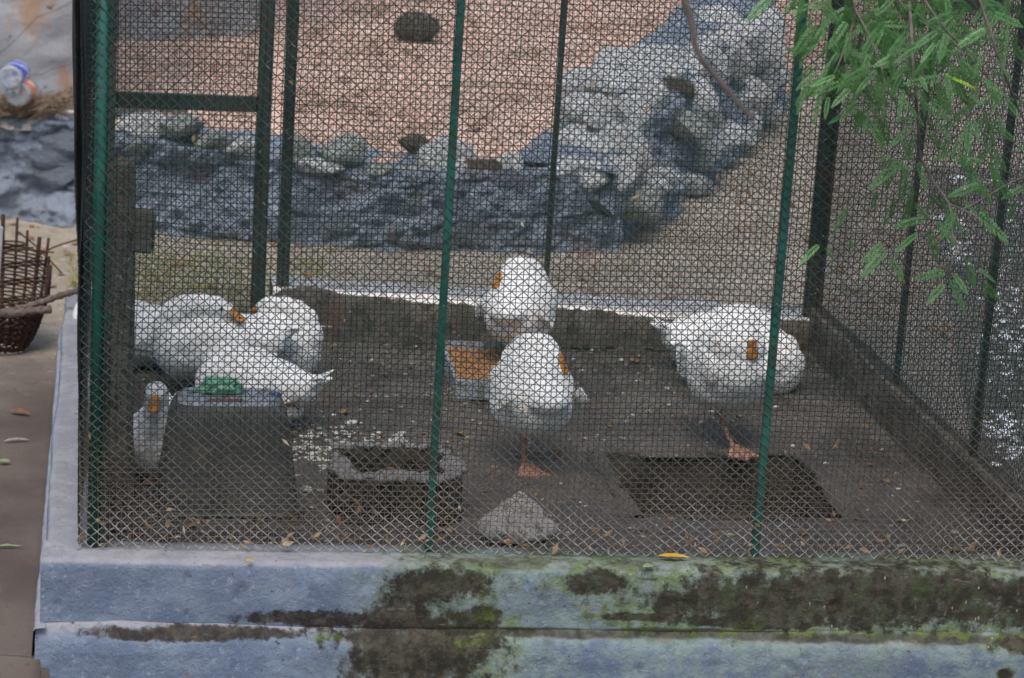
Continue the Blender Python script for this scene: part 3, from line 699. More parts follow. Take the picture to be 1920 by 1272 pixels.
def foot_mesh():
    """three toes and web, pointing +x, ankle at origin, sole at z=0"""
    parts = []
    for a, L in ((-.55,.075),(0,.088),(.55,.075)):
        pts = smooth_path([(0,0,.014),(L*.35*math.cos(a),L*.35*math.sin(a),.013),(L*.7*math.cos(a),L*.7*math.sin(a),.008),(L*math.cos(a),L*math.sin(a),.005)], 4)
        parts.append(tubes(pts[None], np.linspace(.0075,.0035,len(pts))[None], 8))
    pts = np.array([(0,0,.014),(-.02,.004,.008),(-.03,.006,.004)]); parts.append(tubes(pts[None], np.array([[.006,.004,.002]]), 6))
    V, F = join(parts); V = [tuple(v) for v in V]; F = [tuple(f) for f in F]; o = len(V)
    web = [(0,0,.016)]
    for a, L in ((-.55,.070),(-.27,.066),(0,.083),(.27,.066),(.55,.070)): web.append((L*math.cos(a), L*math.sin(a), .006))
    for zoff in (0, -.003):
        o = len(V); V += [(x,y,z+zoff) for x,y,z in web]; F += [(o, o+i, o+i+1) if zoff == 0 else (o, o+i+1, o+i) for i in range(1,5)]
    return mesh('foot', V, F)
BASE = [((0,0,0),(.180,.132,.120)), ((.110,0,-.004),(.100,.112,.115)), ((.02,0,.05),(.13,.105,.09)), ((-.15,0,.022),(.115,.090,.072)), ((-.06,0,.035),(.16,.105,.085)),
        ((-.215,0,.045),(.075,.055,.030),(.25,0)), ((-.265,0,.062),(.055,.042,.013),(.3,0)), ((-.10,0,-.055),(.11,.078,.058)), ((.03,.055,-.075),(.05,.04,.05)), ((.03,-.055,-.075),(.05,.04,.05))]
BALL = [((.01,0,-.035),(.132,.134,.115)), ((.0,0,.0),(.145,.134,.134)), ((.055,0,.01),(.115,.122,.120)), ((-.06,0,-.015),(.118,.112,.112)), ((0,0,.06),(.12,.108,.09)), ((-.14,0,.010),(.085,.072,.045),(.2,0)), ((-.165,0,.016),(.045,.05,.016),(.2,0)),
        ((.02,.06,-.085),(.05,.045,.05)), ((.02,-.06,-.085),(.05,.045,.05))]
def ball(s): # plumped up, head laid on the back
    return [((.095,0,.085),(.074,.078,.07)), ((.070,s*.008,.128),(.064,.068,.052)), ((.030,s*.018,.150),(.058,.062,.041)), ((-.005,s*.035,.142),(.048,.045,.038)), ((-.035,s*.048,.128),(.034,.030,.030))], \
           dict(bill=((-.045,s*.058,.130), (0, .75, math.pi-s*.55)), eyes=[(-.012,s*.080,.148)])
def ballrest(s):
    return [((.075,0,.090),(.085,.100,.075)), ((.06,s*.004,.115),(.062,.078,.05)), ((.080,s*.014,.135),(.046,.044,.036)), ((.108,s*.018,.132),(.034,.030,.028))], \
           dict(bill=((.142,s*.022,.128), (0, 1.15, s*.12)), eyes=[(.104,s*.018+.032,.148),(.104,s*.018-.030,.148)])
def tuck(s, low=0):
    h = -low
    return [((.150,0,.060+h),(.066,.066,.075)), ((.135,s*.012,.120+h),(.056,.056,.055)), ((.095,s*.022,.150+h),(.052,.050,.045)), ((.05,s*.03,.160+h),(.050,.045,.042)),
            ((.000,s*.038,.155+h),(.055,.040,.040)), ((-.035,s*.046,.146+h),(.036,.030,.030))], dict(bill=((-.055,s*.052,.142+h), (0, .42, math.pi-s*.5)), eyes=[(-.022,s*.078,.158+h)])
def rest_front(s):
    return [((.125,0,.065),(.085,.090,.085)), ((.120,0,.120),(.060,.068,.055)), ((.120,s*.012,.155),(.050,.046,.040)), ((.148,s*.018,.155),(.036,.032,.030))], \
           dict(bill=((.172,s*.022,.152), (0, 1.05, s*.12)), eyes=[(.140,s*.018+.036,.170),(.140,s*.018-.034,.170)])
def upright(s):
    return [((.135,0,.075),(.066,.068,.09),(.2,0)), ((.15,0,.15),(.052,.052,.06)), ((.158,0,.190),(.046,.046,.05)), ((.168,0,.225),(.052,.044,.044)), ((.190,0,.218),(.036,.034,.034))], \
           dict(bill=((.214,0,.213), (0, .55, 0)), eyes=[(.184,.041,.231),(.184,-.041,.231)])
POSE = {}
def duck(label, pos, heading, pose='tuck', s=1, stance='sit', sc=1.08, hub=None, leg=None, tiltx=0, pitch=0, wingtip=1., mat=None):
    """heading in degrees (0 = +x). stance sit: belly on floor; stand: z of body centre above floor"""
    key = (pose, s)
    if key not in POSE:
        ex, info = dict(tuck=tuck, rest=rest_front, up=upright, low=lambda s: tuck(s, .055), ball=ball, ballrest=ballrest)[pose](s); bs = BALL if pose in ('ball','ballrest') else BASE
        POSE[key] = (blob_mesh('duck_body', bs+ex, seed=len(POSE)*3), info)
    me, info = POSE[key]
    h = .112*sc if stance == 'sit' else stance
    root = empty('duck', (pos[0], pos[1], FZ), R(heading), label, 'duck', 'white ducks dozing in the pen')
    def put(o, l, e=(0,0,0), mt=True):
        o.parent = root; B = Matrix.Translation((0,0,h)) @ Euler((tiltx, pitch, 0)).to_matrix().to_4x4() @ Matrix.Scale(sc, 4)
        o.matrix_local = B @ Matrix.Translation(l) @ Euler(e).to_matrix().to_4x4(); return o
    b = link('body', me, mat or M_plume); put(b, (0,0,0))
    if mat: b.material_slots[0].link = 'OBJECT'; b.material_slots[0].material = mat
    tx, tz_ = (-.155, .022) if pose in ('ball','ballrest') else (-.235, .068)
    for sd in (1, -1): put(link('wing', (WSHORT if tx > -.2 else WING)[sd], M_plume), (.01, sd*.008, -.008) if tx > -.2 else (0,0,0)).scale *= (.93 if tx > -.2 else 1)
    bl, be = info['bill']; put(link('bill', BILL, M_bill), bl, be).scale *= .95
    for e in info['eyes']: put(link('eye', EYE, M_eye), e)
    for i in range(3): put(link('tail_feather', TAILF, M_plume), (tx, (i-1)*.022, tz_), (0, .30, -(i-1)*.25)).scale *= (.42 if tx > -.2 else 1)
    if leg:     # (knee local xy, foot world xy, foot yaw deg)
        (kx, ky), (fx, fy_), yaw = leg
        Mi = Matrix.Rotation(-R(heading), 4, 'Z'); f = Mi @ Vector((fx-pos[0], fy_-pos[1], 0))
        k = Vector((kx*sc, ky*sc, h-.085*sc)); a = Vector((f.x, f.y, .016)); mid = k.lerp(a, .45)+Vector((-.008,0,0))
        pts = smooth_path([k+Vector((0,0,.03)), k, mid, a], 5); rr = np.interp(np.linspace(0,1,len(pts)), [0,.3,.45,.9,1], [.019,.011,.0085,.0075,.009])
        lg = tube('leg', pts, rr, M_leg, root, n=10)
        fo = link('foot', FOOT, M_leg); fo.parent = root; fo.location = (f.x, f.y, 0); fo.rotation_euler = (0, 0, R(yaw-heading)); fo.scale = (1.35,)*3
    return root
WING = {1: wing_mesh(1, seed=1), -1: wing_mesh(-1, seed=2)}
WSHORT = {1: wing_mesh(1, .5, seed=3), -1: wing_mesh(-1, .5, seed=4)}
BILL = bill_mesh(); FOOT = foot_mesh()
bm = bmesh.new(); bmesh.ops.create_uvsphere(bm, u_segments=10, v_segments=8, radius=.0058); EYE = bpy.data.meshes.new('eye'); bm.to_mesh(EYE); bm.free()
TAILF = mesh('tail_feather', *feather_blade(.075, .034, -.008))

duck('white duck standing at the back beside the feed tray, bill tucked on its back', (1.512, 2.36), 64, 'ball', 1, .232, .96, leg=((.0,-.03),(1.63,2.40),-100), tiltx=0)
duck('white duck standing on one leg in the middle of the pen, nearest the front', (1.372, 1.25), 100, 'ball', -1, .238, .97, leg=((.02,.03),(1.352,1.20),-80))
duck('white duck standing on one orange leg at the sunken basin corner, facing the front mesh', (2.055, 1.50), -84, 'ballrest', 1, .264, .98, leg=((.0,-.05),(2.078,1.42),-80))
duck('farther of the two white ducks sitting at the back right corner, tails to the left', (2.31, 2.44), 4, 'low', 1, .098, .97)
duck('nearer of the two white ducks resting at the back right corner, tails to the left', (2.315, 2.16), -4, 'low', 1, .095, .94)
duck('white duck farthest left at the rear, half hidden by the weathered post', (.14, 2.36), 172, 'rest', -1, 'sit', .95, mat=None)
duck('large white duck on the left, neck curled back, bill resting on its back', (.415, 2.05), 180, 'tuck', 1, .155, .95)
duck('white duck behind the large curled duck, round back showing at the right of it', (.615, 2.24), -22, 'tuck', 1, .105, .90)
duck('white duck crouching behind the dark upturned tub with tail feathers to the right', (.525, 1.70), 152, 'low', -1, .115, .90)
duck('small white duck with upright head between the weathered post and the dark tub', (.222, 1.16), -97, 'up', 1, .105, .80, leg=((.0,-.03),(.225,1.10),-90))

# ================================================================== THINGS IN THE PEN
# upturned tub
M_tub = mottled('dark_grey_plastic', [(.06,.063,.063),(.085,.088,.086),(.11,.10,.085)], 7, .55, .2, .004, 40, .4)
M_tubtop = mottled('scuffed_grey_plastic', [(.20,.23,.26),(.30,.33,.37),(.12,.12,.12)], 9, .55, .2, .004, 40, .4)
tub = empty('upturned_tub', (.41, .86, FZ), label='dark grey plastic tub turned upside down near the front left of the pen', cat='tub')
def superrect(th, a, b, p=5): c, s = np.cos(th), np.sin(th); r = (np.abs(c)**p+np.abs(s)**p)**(-1/p); return a*c*r, b*s*r
def tub_side(U, V):
    th = U*2*math.pi; a = .208-.045*V; b = .125-.03*V; x, y = superrect(th, a, b, 6)
    rib = .003*np.sin(th*28)*np.clip(V*6,0,1)*np.clip((.9-V)*6,0,1); sh = 1-.10*np.clip((V-.88)/.12,0,1)**2; return x*(1+rib*3)*sh, y*sh, V*.318+.002
t_ = grid('tub_shell', 160, 20, tub_side, M_tub, tub)
def tub_top(U, V):
    th = U*2*math.pi; q = 1-V; a = .147*q; b = .086*q; x, y = superrect(th, a, b, 5); return x, y, .320+.012*np.sin(np.clip(V*9,0,1)*1.57)-.008*np.clip((V-.18)*12,0,1)
grid('tub_base', 160, 16, tub_top, M_tubtop, tub)
tube('tub_rim', [(*[float(q) for q in superrect(np.array(t), .215, .132, 6)], .008) for t in np.linspace(0, 2*math.pi, 60)], .009, M_tub, tub, cap=False)
tube('handle', smooth_path([(.16,.0,.30),(.19,.0,.305),(.205,.0,.29)]), .006, mottled('rust', [(.11,.05,.035),(.18,.08,.05)], 20), tub)
def crumple(name, c, s, mat, seed, label, cat, sub=4):
    bm = bmesh.new(); bmesh.ops.create_icosphere(bm, subdivisions=sub, radius=1); V = np.array([v.co for v in bm.verts])
    f = 1+.45*fbm(V[:,0]*2.2+seed, V[:,1]*2.2, V[:,2]*2.2, seed, 3)+.2*np.abs(fbm(V[:,0]*6, V[:,1]*6, V[:,2]*6, seed+1, 2))
    for v, p in zip(bm.verts, V*f[:,None]*np.array(s)): v.co = p
    me = bpy.data.meshes.new(name); bm.to_mesh(me); bm.free(); o = link(name, me, mat); o.location = c; return tag(o, label, cat)
M_gbag = NT('green_film'); M_gbag.bump(M_gbag.noise(40, 5), .8, .01); M_gbag = M_gbag.done((.20,.52,.32), .3, .5, Transmission_Weight=.25)
crumple('plastic_bag', (.385,.90,.175), (.055,.03,.024), M_gbag, 3, 'crumpled translucent green plastic bag on top of the dark tub', 'bag')
crumple('cloth_scrap', (.40,.80,.160), (.048,.012,.005), mottled('red_cloth', [(.24,.075,.055),(.17,.06,.05)], 30), 5, 'folded dull red cloth scrap on the front edge of the dark tub', 'cloth', 3)
crumple('plastic_piece', (.545,.86,.162), (.014,.010,.008), NT('blue_cap').done((.03,.06,.2), .4, .5), 6, 'small blue plastic piece on the right corner of the dark tub', 'plastic', 2)

# feed tray
tray = empty('feed_tray', (1.455, 2.24, FZ), -.03, label='shallow grey metal feed tray full of orange brown grain behind the middle duck', cat='tray')
M_tray = mottled('dull_zinc', [(.22,.25,.28),(.32,.35,.38),(.15,.14,.12)], 12, .6, .3, .004, 40, .5)
TW, TD, TH = .20, .26, .07
for nm, c_, s_ in (('tray_side',(0,-TD,TH/2),(2*TW,.012,TH)),('tray_side',(0,TD,TH/2),(2*TW,.012,TH)),('tray_side',(-TW-.003,0,TH/2),(.012,2*TD-.014,TH)),('tray_side',(TW+.003,0,TH/2),(.012,2*TD-.014,TH)),('tray_bottom',(0,0,.008),(2*TW-.01,2*TD-.014,.008))):
    box(nm, c_, s_, M_tray, tray, .003)
M_grain = mottled('orange_grain', [(.36,.17,.07),(.46,.25,.11),(.24,.12,.06),(.55,.38,.2)], 30, .9, 1, .01)
gr = grid('grain', 120, 140, lambda U, V: (-TW+.008+(2*TW-.016)*U, -TD+.01+(2*TD-.02)*V, .048+.006*fbm(U*26,V*34,0,91,3)+.01*fbm(U*4,V*4,0,92,2)), M_grain, tray)

# concrete trough with rubble-crusted rim
tr = empty('concrete_trough', (.90, .86, FZ), label='rough concrete water trough with whitish crusted rim left of the middle duck', cat='trough')
M_trough = mottled('trough_concrete', [(.035,.03,.025),(.07,.058,.045),(.02,.017,.015)], 9, .9, .9, .012)
M_crust = mottled('white_crust', [(.60,.58,.55),(.72,.70,.67),(.34,.30,.26)], 16, .9, 1, .012)
def trough(U, V):
    th = U*2*math.pi; P = [(.185,.175,0),(.185,.17,.07),(.182,.166,.125),(.172,.156,.135),(.155,.142,.132),(.145,.130,.118),(.138,.124,.05),(.0,.0,.045)]
    k = V*(len(P)-1); a = np.interp(k, range(len(P)), [p[0] for p in P]); b = np.interp(k, range(len(P)), [p[1] for p in P]); z = np.interp(k, range(len(P)), [p[2] for p in P])
    x, y = superrect(th, a, b, 7); n = .010*fbm(x*16, y*16, z*16, 95, 4); return x+n, y+n*.6, z+n*.8*np.clip(z*9,0,1)
grid('basin', 240, 60, trough, M_trough, tr)
for k in range(120):   # crust lumps along the rim
    t = random.uniform(0, 2*math.pi); 
    if math.sin(t) > .2 and random.random() < .4: continue
    x, y = [float(q) for q in superrect(np.array(t), .165, .150, 7)]; s_ = random.uniform(.016, .036)*(1.15 if math.sin(t) < 0 else .7)
    o = link('crust_lump', random.choice(CRU) if 'CRU' in globals() else (globals().__setitem__('CRU', [mats_copy(rock_mesh(40+i, 2), M_crust) for i in range(4)]) or CRU[0]))
    o.parent = tr; o.location = (x+random.uniform(-.012,.012), y+random.uniform(-.012,.012), .134); o.scale = (s_, s_, s_*.6); o.rotation_euler = (0,0,random.uniform(0,6))
# white stones
def single_stone(name, c, s, mat, seed, label, rot=(0,0,0), cat='stone'):
    o = link(name, mats_copy(rock_mesh(seed, 4), mat)); o.location = c; o.scale = s; o.rotation_euler = rot; return tag(o, label, cat)
def cone_stone(c, s, seed, label, mat=M_crust):
    bm = bmesh.new(); bmesh.ops.create_icosphere(bm, subdivisions=4, radius=1); V = np.array([v.co for v in bm.verts])
    z = (V[:,2]+1)/2; k = 1.15-z*.98; V[:,0] = V[:,0]*k+.0; V[:,1] *= k; V[:,2] = np.where(z > .1, z, .1)
    f = 1+.16*fbm(V[:,0]*2+seed, V[:,1]*2, V[:,2]*2.5, seed, 4, .6); V[:,:2] *= f[:,None]; V[:,2] *= (1+.08*fbm(V[:,0]*3,V[:,1]*3,0,seed,3))
    for v, p in zip(bm.verts, V): v.co = p*np.array(s)
    me = bpy.data.meshes.new('stone'); bm.to_mesh(me); bm.free(); o = link('white_stone', me, mat); o.location = c; return tag(o, label, 'stone')
cone_stone((1.225, .56, FZ-.01), (.14,.09,.155), 4, 'pointed dirty white stone lying just behind the front mesh below the middle duck', mottled('grubby_white_stone', [(.45,.42,.38),(.60,.57,.54),(.25,.21,.17)], 12, .9, .9))
cone_stone((.945, 1.12, FZ), (.10,.05,.135), 8, 'small white pointed stone at the back edge of the concrete trough')
# gravel and droppings scattered left of centre
def scatter(name, n, area, size, mats, seed, label=None, zf=lambda x, y: FZ, parent=None, sub=1, flat=.55):
    r0 = random.Random(seed); bm = bmesh.new(); base = []
    for q in range(5):
        b2 = bmesh.new(); bmesh.ops.create_icosphere(b2, subdivisions=sub, radius=1)
        base.append(([tuple(v.co*(1+r0.uniform(-.25,.25))) for v in b2.verts], [tuple(v.index for v in f.verts) for f in b2.faces])); b2.free()
    bm.free(); V, F = [], []
    for _ in range(n):
        x, y = area(r0); s_ = r0.uniform(*size)*(1+.8*(r0.random() > .9)); a = r0.uniform(0, 6.3); c, s2 = math.cos(a), math.sin(a); sx = r0.uniform(.7,1.5); o = len(V); z = zf(x, y); bv, bf = r0.choice(base)
        V += [(x+(px*sx*c-py*s2)*s_, y+(px*sx*s2+py*c)*s_, z+(pz*flat+.25)*s_) for px, py, pz in bv]; F += [tuple(i+o for i in f) for f in bf]
    ob = link(name, mesh(name, V, F), mats, smooth=False); tag(ob, kind='stuff')
    if label: tag(ob, label, 'gravel')
    return ob
M_chip = mottled('pale_chips', [(.42,.41,.37),(.6,.6,.56),(.25,.24,.2)], 20)
def gauss2(cx, cy, sx, sy): return lambda r: (r.gauss(cx, sx), r.gauss(cy, sy))
scatter('pale_gravel', 420, gauss2(.80, 1.32, .11, .17), (.004,.011), M_chip, 11, 'pale gravel chips strewn on the floor right of the dark tub')
scatter('feather_scraps', 520, lambda r: (r.uniform(.05, 2.6), r.uniform(.5, 2.7)), (.003,.008), M_chip, 12, 'tiny pale scraps strewn over the dark pen floor', zf=lambda x, y: FZ if not (PX0-.03<x<PX1+.03 and PY0<y<PY1+.03) else FZ-.25)
scatter('leaf_crumbs', 450, lambda r: (r.uniform(.02, 2.62), r.uniform(.1, 2.7)), (.004,.012), M_litter, 13, 'brown leaf crumbs strewn over the dark pen floor', flat=.15, zf=lambda x, y: FZ+.003 if not (PX0-.03<x<PX1+.03 and PY0<y<PY1+.03) else FZ-.25)
scatter('rubble_heap', 900, lambda r: (r.uniform(.03, .85), .06+abs(r.gauss(0,.10))), (.006,.018), mottled('tan_debris', [(.26,.2,.14),(.38,.32,.24),(.14,.1,.07)], 20), 14, 'tan rubble and dirt heaped behind the front wall at the left', zf=lambda x, y: -.03-.6*max(0, y-.06)+random.uniform(-.02,.01))
grid_h = grid('soil_heap', 90, 24, lambda U, V: (.01+.9*U, .03+.28*V, -.035-.14*V**.8+.02*fbm(U*9,V*3,0,97,4)-.1*np.clip((U-.8)*5,0,1)), M_dirtwall); tag(grid_h, kind='structure')

# weathered wooden post inside the front left corner
M_bark = mottled('weathered_trunk', [(.19,.16,.135),(.27,.235,.20),(.12,.10,.08),(.34,.31,.28)], 12, .95, 1, .02)
pw = empty('weathered_post', (.105, .90, FZ), label='thick grey brown weathered post with side bracket inside the front left corner', cat='post')
def trunk(U, V):
    th = U*2*math.pi; z = V*1.02; r = .043+.012*np.exp(-((z-.02)/.1)**2)-.006*V; r = r*(1+.14*fbm(np.cos(th)*1.2, np.sin(th)*1.2, z*3, 33, 4)+.05*np.sin(th*5+z*3)); r = np.where(V > .985, r*.2, r)
    return -.005+r*np.cos(th)-.01*V, r*np.sin(th), z
grid('trunk', 48, 120, trunk, M_bark, pw)
box('bracket', (.048,-.005,.80), (.07,.06,.12), M_bark, pw, .008, (0,.06,0))

# red rag on the left mesh
rag = grid('red_rag', 20, 40, lambda U, V: (-.055+.045*U, 2.83+.02*fbm(U*3,V*4,0,5,2), .80+.95*V+.02*fbm(U*3,V*2,0,7,2)), mottled('faded_red_cloth', [(.20,.035,.03),(.27,.06,.05)], 12)); tag(rag, 'faded red cloth strip hanging from the rear left corner of the cage', 'cloth')

# ================================================================== LEFT SIDE: BASKET, STICKS, BOTTLES, STRAW, LEAVES
M_wick = mottled('dark_wicker', [(.055,.032,.023),(.085,.052,.038),(.03,.02,.016)], 30, .75, .6, .004)
M_wick2 = mottled('dark_cane', [(.055,.028,.020),(.085,.045,.03)], 30, .75, .6, .004)
bk = empty('broken_basket', (-.325, 2.86, GZ), label='broken dark wicker basket with frayed upright canes at the left edge', cat='basket')
def rad_at(z): return .085+.30*min(z,.20)**.62*.78 + max(0, z-.20)*.10
NST = 24
def top_at(a):   # rear part is high, front part broken low
    return .17+.22*(.5+.5*math.sin(a-.2))**.8
for i in range(NST):
    a = 2*math.pi*i/NST; T = top_at(a)+random.uniform(.02,.07)*(1 if T_ else 1) if (T_ := top_at(a)) else 0
    zs = np.linspace(.004, T, 12); fl = random.uniform(-.02,.03)
    pts = [((rad_at(z)+fl*max(0,z-.2)*3)*math.cos(a), (rad_at(z)+fl*max(0,z-.2)*3)*math.sin(a), z) for z in zs]
    tube('stake', pts, .0055 if i % 3 else .008, M_wick2, bk, n=5)
weav = []
z = .008; row = 0
while z < .37:
    th = np.linspace(0, 2*math.pi, NST*4+1); seg = []
    for t in th:
        ok = z < top_at(t)-.02*abs(math.sin(t*7+row)); rr = rad_at(z)+.006*math.cos(t*NST/2+math.pi*row)
        seg.append((rr*math.cos(t), rr*math.sin(t), z+.004*math.sin(t*3+row), ok))
    run = []
    for p in seg+[(0,0,0,False)]:
        if p[3]: run.append(p[:3])
        else:
            if len(run) > 3: weav.append(tubes(np.array(run)[None], .0042 if z < .16 else .0036, 4))
            run = []
    z += .0075 if z < .15 else .0105; row += 1
V, F = join(weav); wv = link('weave', mesh('weave', V, F), M_wick, bk); tag(wv, kind='stuff')
# loose canes
for (p, q) in (((.05,.1,.42),(.22,.02,.28)),((.0,.12,.33),(.19,.05,.35)),((.1,.12,.30),(.27,.05,.40))): tube('loose_cane', smooth_path([p, tuple((np.array(p)+q)/2+(0,0,.01)), q]), .003, M_wick, bk, n=5)
M_stick = mottled('bare_stick', [(.16,.12,.095),(.24,.19,.155),(.10,.075,.06)], 25, .9, .8, .006)
def stick(pts, r, lbl, seed):
    P = smooth_path(pts, 10); n = len(P); rr = np.array([r*(1+.16*math.sin(i*1.3+seed)+.1*math.sin(i*2.9)) for i in range(n)]); rr[-1] *= .8
    o = tube('stick', P, rr, M_stick, None, n=10); return tag(o, lbl, 'stick')
p = lambda x, y, Y: tuple(at(x, y, Y))
stick([p(-60,592,2.50), p(20,588,2.50), p(60,583,2.50), p(97,580,2.50)], .0135, 'thick bare stick lying level across the basket, its cut end left of the ledge', 1)
stick([p(-10,588,2.58), p(40,578,2.56), p(80,566,2.52), p(118,553,2.47), p(150,544,2.43)], .0115, 'thinner crooked stick slanting up from the basket to the mesh', 2)
bd = box('white_board', (0,0,0), (.05,.02,.36), mottled('painted_board', [(.4,.42,.44),(.5,.5,.5)], 9), bev=.003, rot=(0,.06,0)); bd.location = p(-14, 520, 2.40); bd.location.z = max(bd.location.z, -.05); tag(bd, 'pale painted board standing in front of the basket at the left edge', 'board')

# blue wall left: straw heap and bottles
M_straw = mottled('dry_straw', [(.26,.19,.13),(.38,.30,.22),(.16,.11,.08)], 30)
st = []; r0 = random.Random(5)
for i in range(420):
    c = at(r0.uniform(-40, 125), r0.uniform(180, 216), 5.12+r0.uniform(-.06,.12)); a = r0.gauss(.35, .55); L = r0.uniform(.05,.16)
    d = Vector((math.cos(a)*L, r0.uniform(-.05,.05), math.sin(a)*L*.7)); st.append([tuple(c-d*.5), tuple(c+Vector((0,0,.006))), tuple(c+d*.5)])
for i in range(70):
    c = at(70+r0.uniform(-12,12), 200+r0.uniform(-10,10), 5.10); e = at(r0.uniform(140,158), r0.uniform(156,186), 5.14); st.append([tuple(c), tuple((c+e)/2+Vector((0,0,r0.uniform(-.01,.012)))), tuple(e)])
V, F = tubes(np.array(st), .0018, 4); so = link('straw_heap', mesh('straw_heap', V, F), M_straw); tag(so, 'heap of dry straw and fibres on top of the blue wall under the bottles', 'straw', kind='stuff')
single_stone('mulch_clump', at(20, 210, 5.16), (.16,.08,.035), M_dkstone, 14, 'dark matted clump of mulch under the straw and bottles', cat='mulch')
def pet(): 
    m = NT('clear_plastic'); return m.done((.80,.84,.9), .12, .5, Transmission_Weight=.75, IOR=1.25)
M_pet = pet()
def label_mat(c1, c2, name):
    m = NT(name); s = m.n('ShaderNodeSeparateXYZ'); m.l(m.tc.outputs['Object'], s.inputs[0])
    band = m.ss(m.noise(16, 2, .4, m.co((1,1,2))), .52, .56); c = m.mix(m.math('MULTIPLY', band, .8), c1, c2); return m.done(c, .35, .5)
def bottle(c, d, r, L, lm, label):
    root = empty('plastic_bottle', c, label=label, cat='bottle'); root.rotation_euler = Vector(d).to_track_quat('Z', 'X').to_euler()
    def lathe(name, pr, mat, n=40):
        z, rr = np.array([q[0] for q in pr]), np.array([q[1] for q in pr])
        o = grid(name, n, (len(pr)-1)*3+1, lambda U, V: (np.interp(V*(len(pr)-1), range(len(pr)), rr)*np.cos(U*2*math.pi), np.interp(V*(len(pr)-1), range(len(pr)), rr)*np.sin(U*2*math.pi), np.interp(V*(len(pr)-1), range(len(pr)), z)), mat, root); return o
    lathe('bottle_body', [(.012,0),(.006,r*.35),(.0,r*.8),(.006,r*.96),(.02,r),(L*.28,r),(L*.3,r*.97),(L*.68,r*.97),(L*.70,r),(L*.78,r*.92),(L*.9,r*.42),(L,r*.32)], M_pet)
    lathe('bottle_label', [(L*.06,r*1.015),(L*.5,r*1.015)], lm)
    lathe('bottle_cap', [(L-.005,r*.36),(L+.012,r*.36),(L+.013,0)], lm)
bottle(at(33, 178, 5.02), (.15,.98,-.02), .058, .27, label_mat((.75,.20,.04),(.8,.72,.68),'orange_label'), 'clear plastic bottle with orange label lying base forward on the straw')
bottle(at(18, 146, 5.00), (.17,.98,.0), .054, .27, label_mat((.03,.08,.55),(.65,.72,.85),'blue_label'), 'clear plastic bottle with blue label lying on top of the orange labelled one')

# fallen leaves
def leaf_mesh(L, Wd, curl, seed):
    r = random.Random(seed); V, F = [], []; k = 10
    for i in range(k+1):
        t = i/k; ww = Wd*.5*math.sin(math.pi*min(1, t*.95+.03))**.8
        for q in (-1,0,1): V.append((L*(t-.5), ww*q, (.25*ww if q else 0)+curl*math.sin(t*2.6+.4)*L*.3+r.uniform(-.001,.001)))
    for i in range(k):
        for j in (0,1): F.append((i*3+j, i*3+j+1, i*3+j+4, i*3+j+3))
    me = mesh('leaf', V, F); return me
M_lb = mottled('brown_leaf', [(.24,.085,.04),(.32,.14,.07)], 40); M_lg = mottled('grey_leaf', [(.28,.26,.23),(.4,.38,.34)], 40); M_ly = mottled('yellow_leaf', [(.55,.30,.04),(.62,.4,.08)], 40); M_lgr = mottled('green_leaf_fallen', [(.2,.3,.12),(.3,.36,.2)], 40)
def fleaf(px, py, Z, L, Wd, curl, rz, mat, lbl, rx=.2):
    o = link('fallen_leaf', leaf_mesh(L, Wd, curl, int(px)), mat); c = at(px, py, None, Z); o.location = c+Vector((0,0,.008)); o.rotation_euler = (rx,0,rz); return tag(o, lbl, 'leaf')
fleaf(38,780,GZ,.07,.022,.5,-.3,M_lb,'curled rusty brown leaf on the earth path at the left')
fleaf(30,832,GZ,.085,.014,.3,.3,M_lg,'long grey dry leaf on the path below the brown leaf')
fleaf(8,870,GZ,.04,.02,.2,.1,M_lgr,'small pale green leaf at the left picture edge')
fleaf(16,1029,GZ,.075,.010,.1,0,M_lgr,'thin greenish leaf on the path beside the wall corner')
fleaf(1263,1050,0,.085,.018,.15,-.1,M_ly,'yellow orange leaf lying on the mossy ledge under the mesh')
fleaf(1215,1068,0,.035,.018,.2,.4,M_lgr,'small pale green leaf on the ledge beside the yellow leaf')
fleaf(468,1057,0,.02,.012,.2,.4,M_ly,'tiny yellow leaf scrap on the blue ledge left of the first post')
fleaf(100,497,GZ,.03,.014,.2,.2,M_ly,'small yellow leaf on the tan ground beside the basket')
# leaf litter on far grounds
M_lit2 = mottled('brown_litter', [(.26,.10,.04),(.34,.22,.12),(.2,.16,.08)], 6)
def terz(x, y): return .075+float(tz(np.array(x), np.array(y)))+.02
scatter('terrace_litter', 1500, lambda r: (r.uniform(-.5, 6), r.uniform(5.2, 13)), (.012,.03), M_lit2, 21, 'brown dead leaves scattered over the pinkish terrace', zf=terz, flat=.12)
scatter('ground_litter', 1300, lambda r: (r.uniform(-.4, 6), r.uniform(2.95, 7)), (.006,.018), M_lit2, 22, 'brown dead leaves scattered over the tan ground behind the cage', zf=lambda x, y: GZ+.004, flat=.12)
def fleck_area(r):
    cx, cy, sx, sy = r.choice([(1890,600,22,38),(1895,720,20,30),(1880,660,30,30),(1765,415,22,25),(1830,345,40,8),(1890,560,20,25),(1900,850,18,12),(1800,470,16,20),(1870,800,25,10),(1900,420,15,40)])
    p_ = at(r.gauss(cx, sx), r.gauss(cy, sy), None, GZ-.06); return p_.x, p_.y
scatter('floating_flecks', 330, fleck_area, (.005,.017), NT('white_fleck').done((.84,.86,.88), .4, .5), 31, 'clusters of small white flecks floating on the pond', zf=lambda x, y: GZ-.056, flat=.3)  # white bits laid on the water as painted sky sparkle
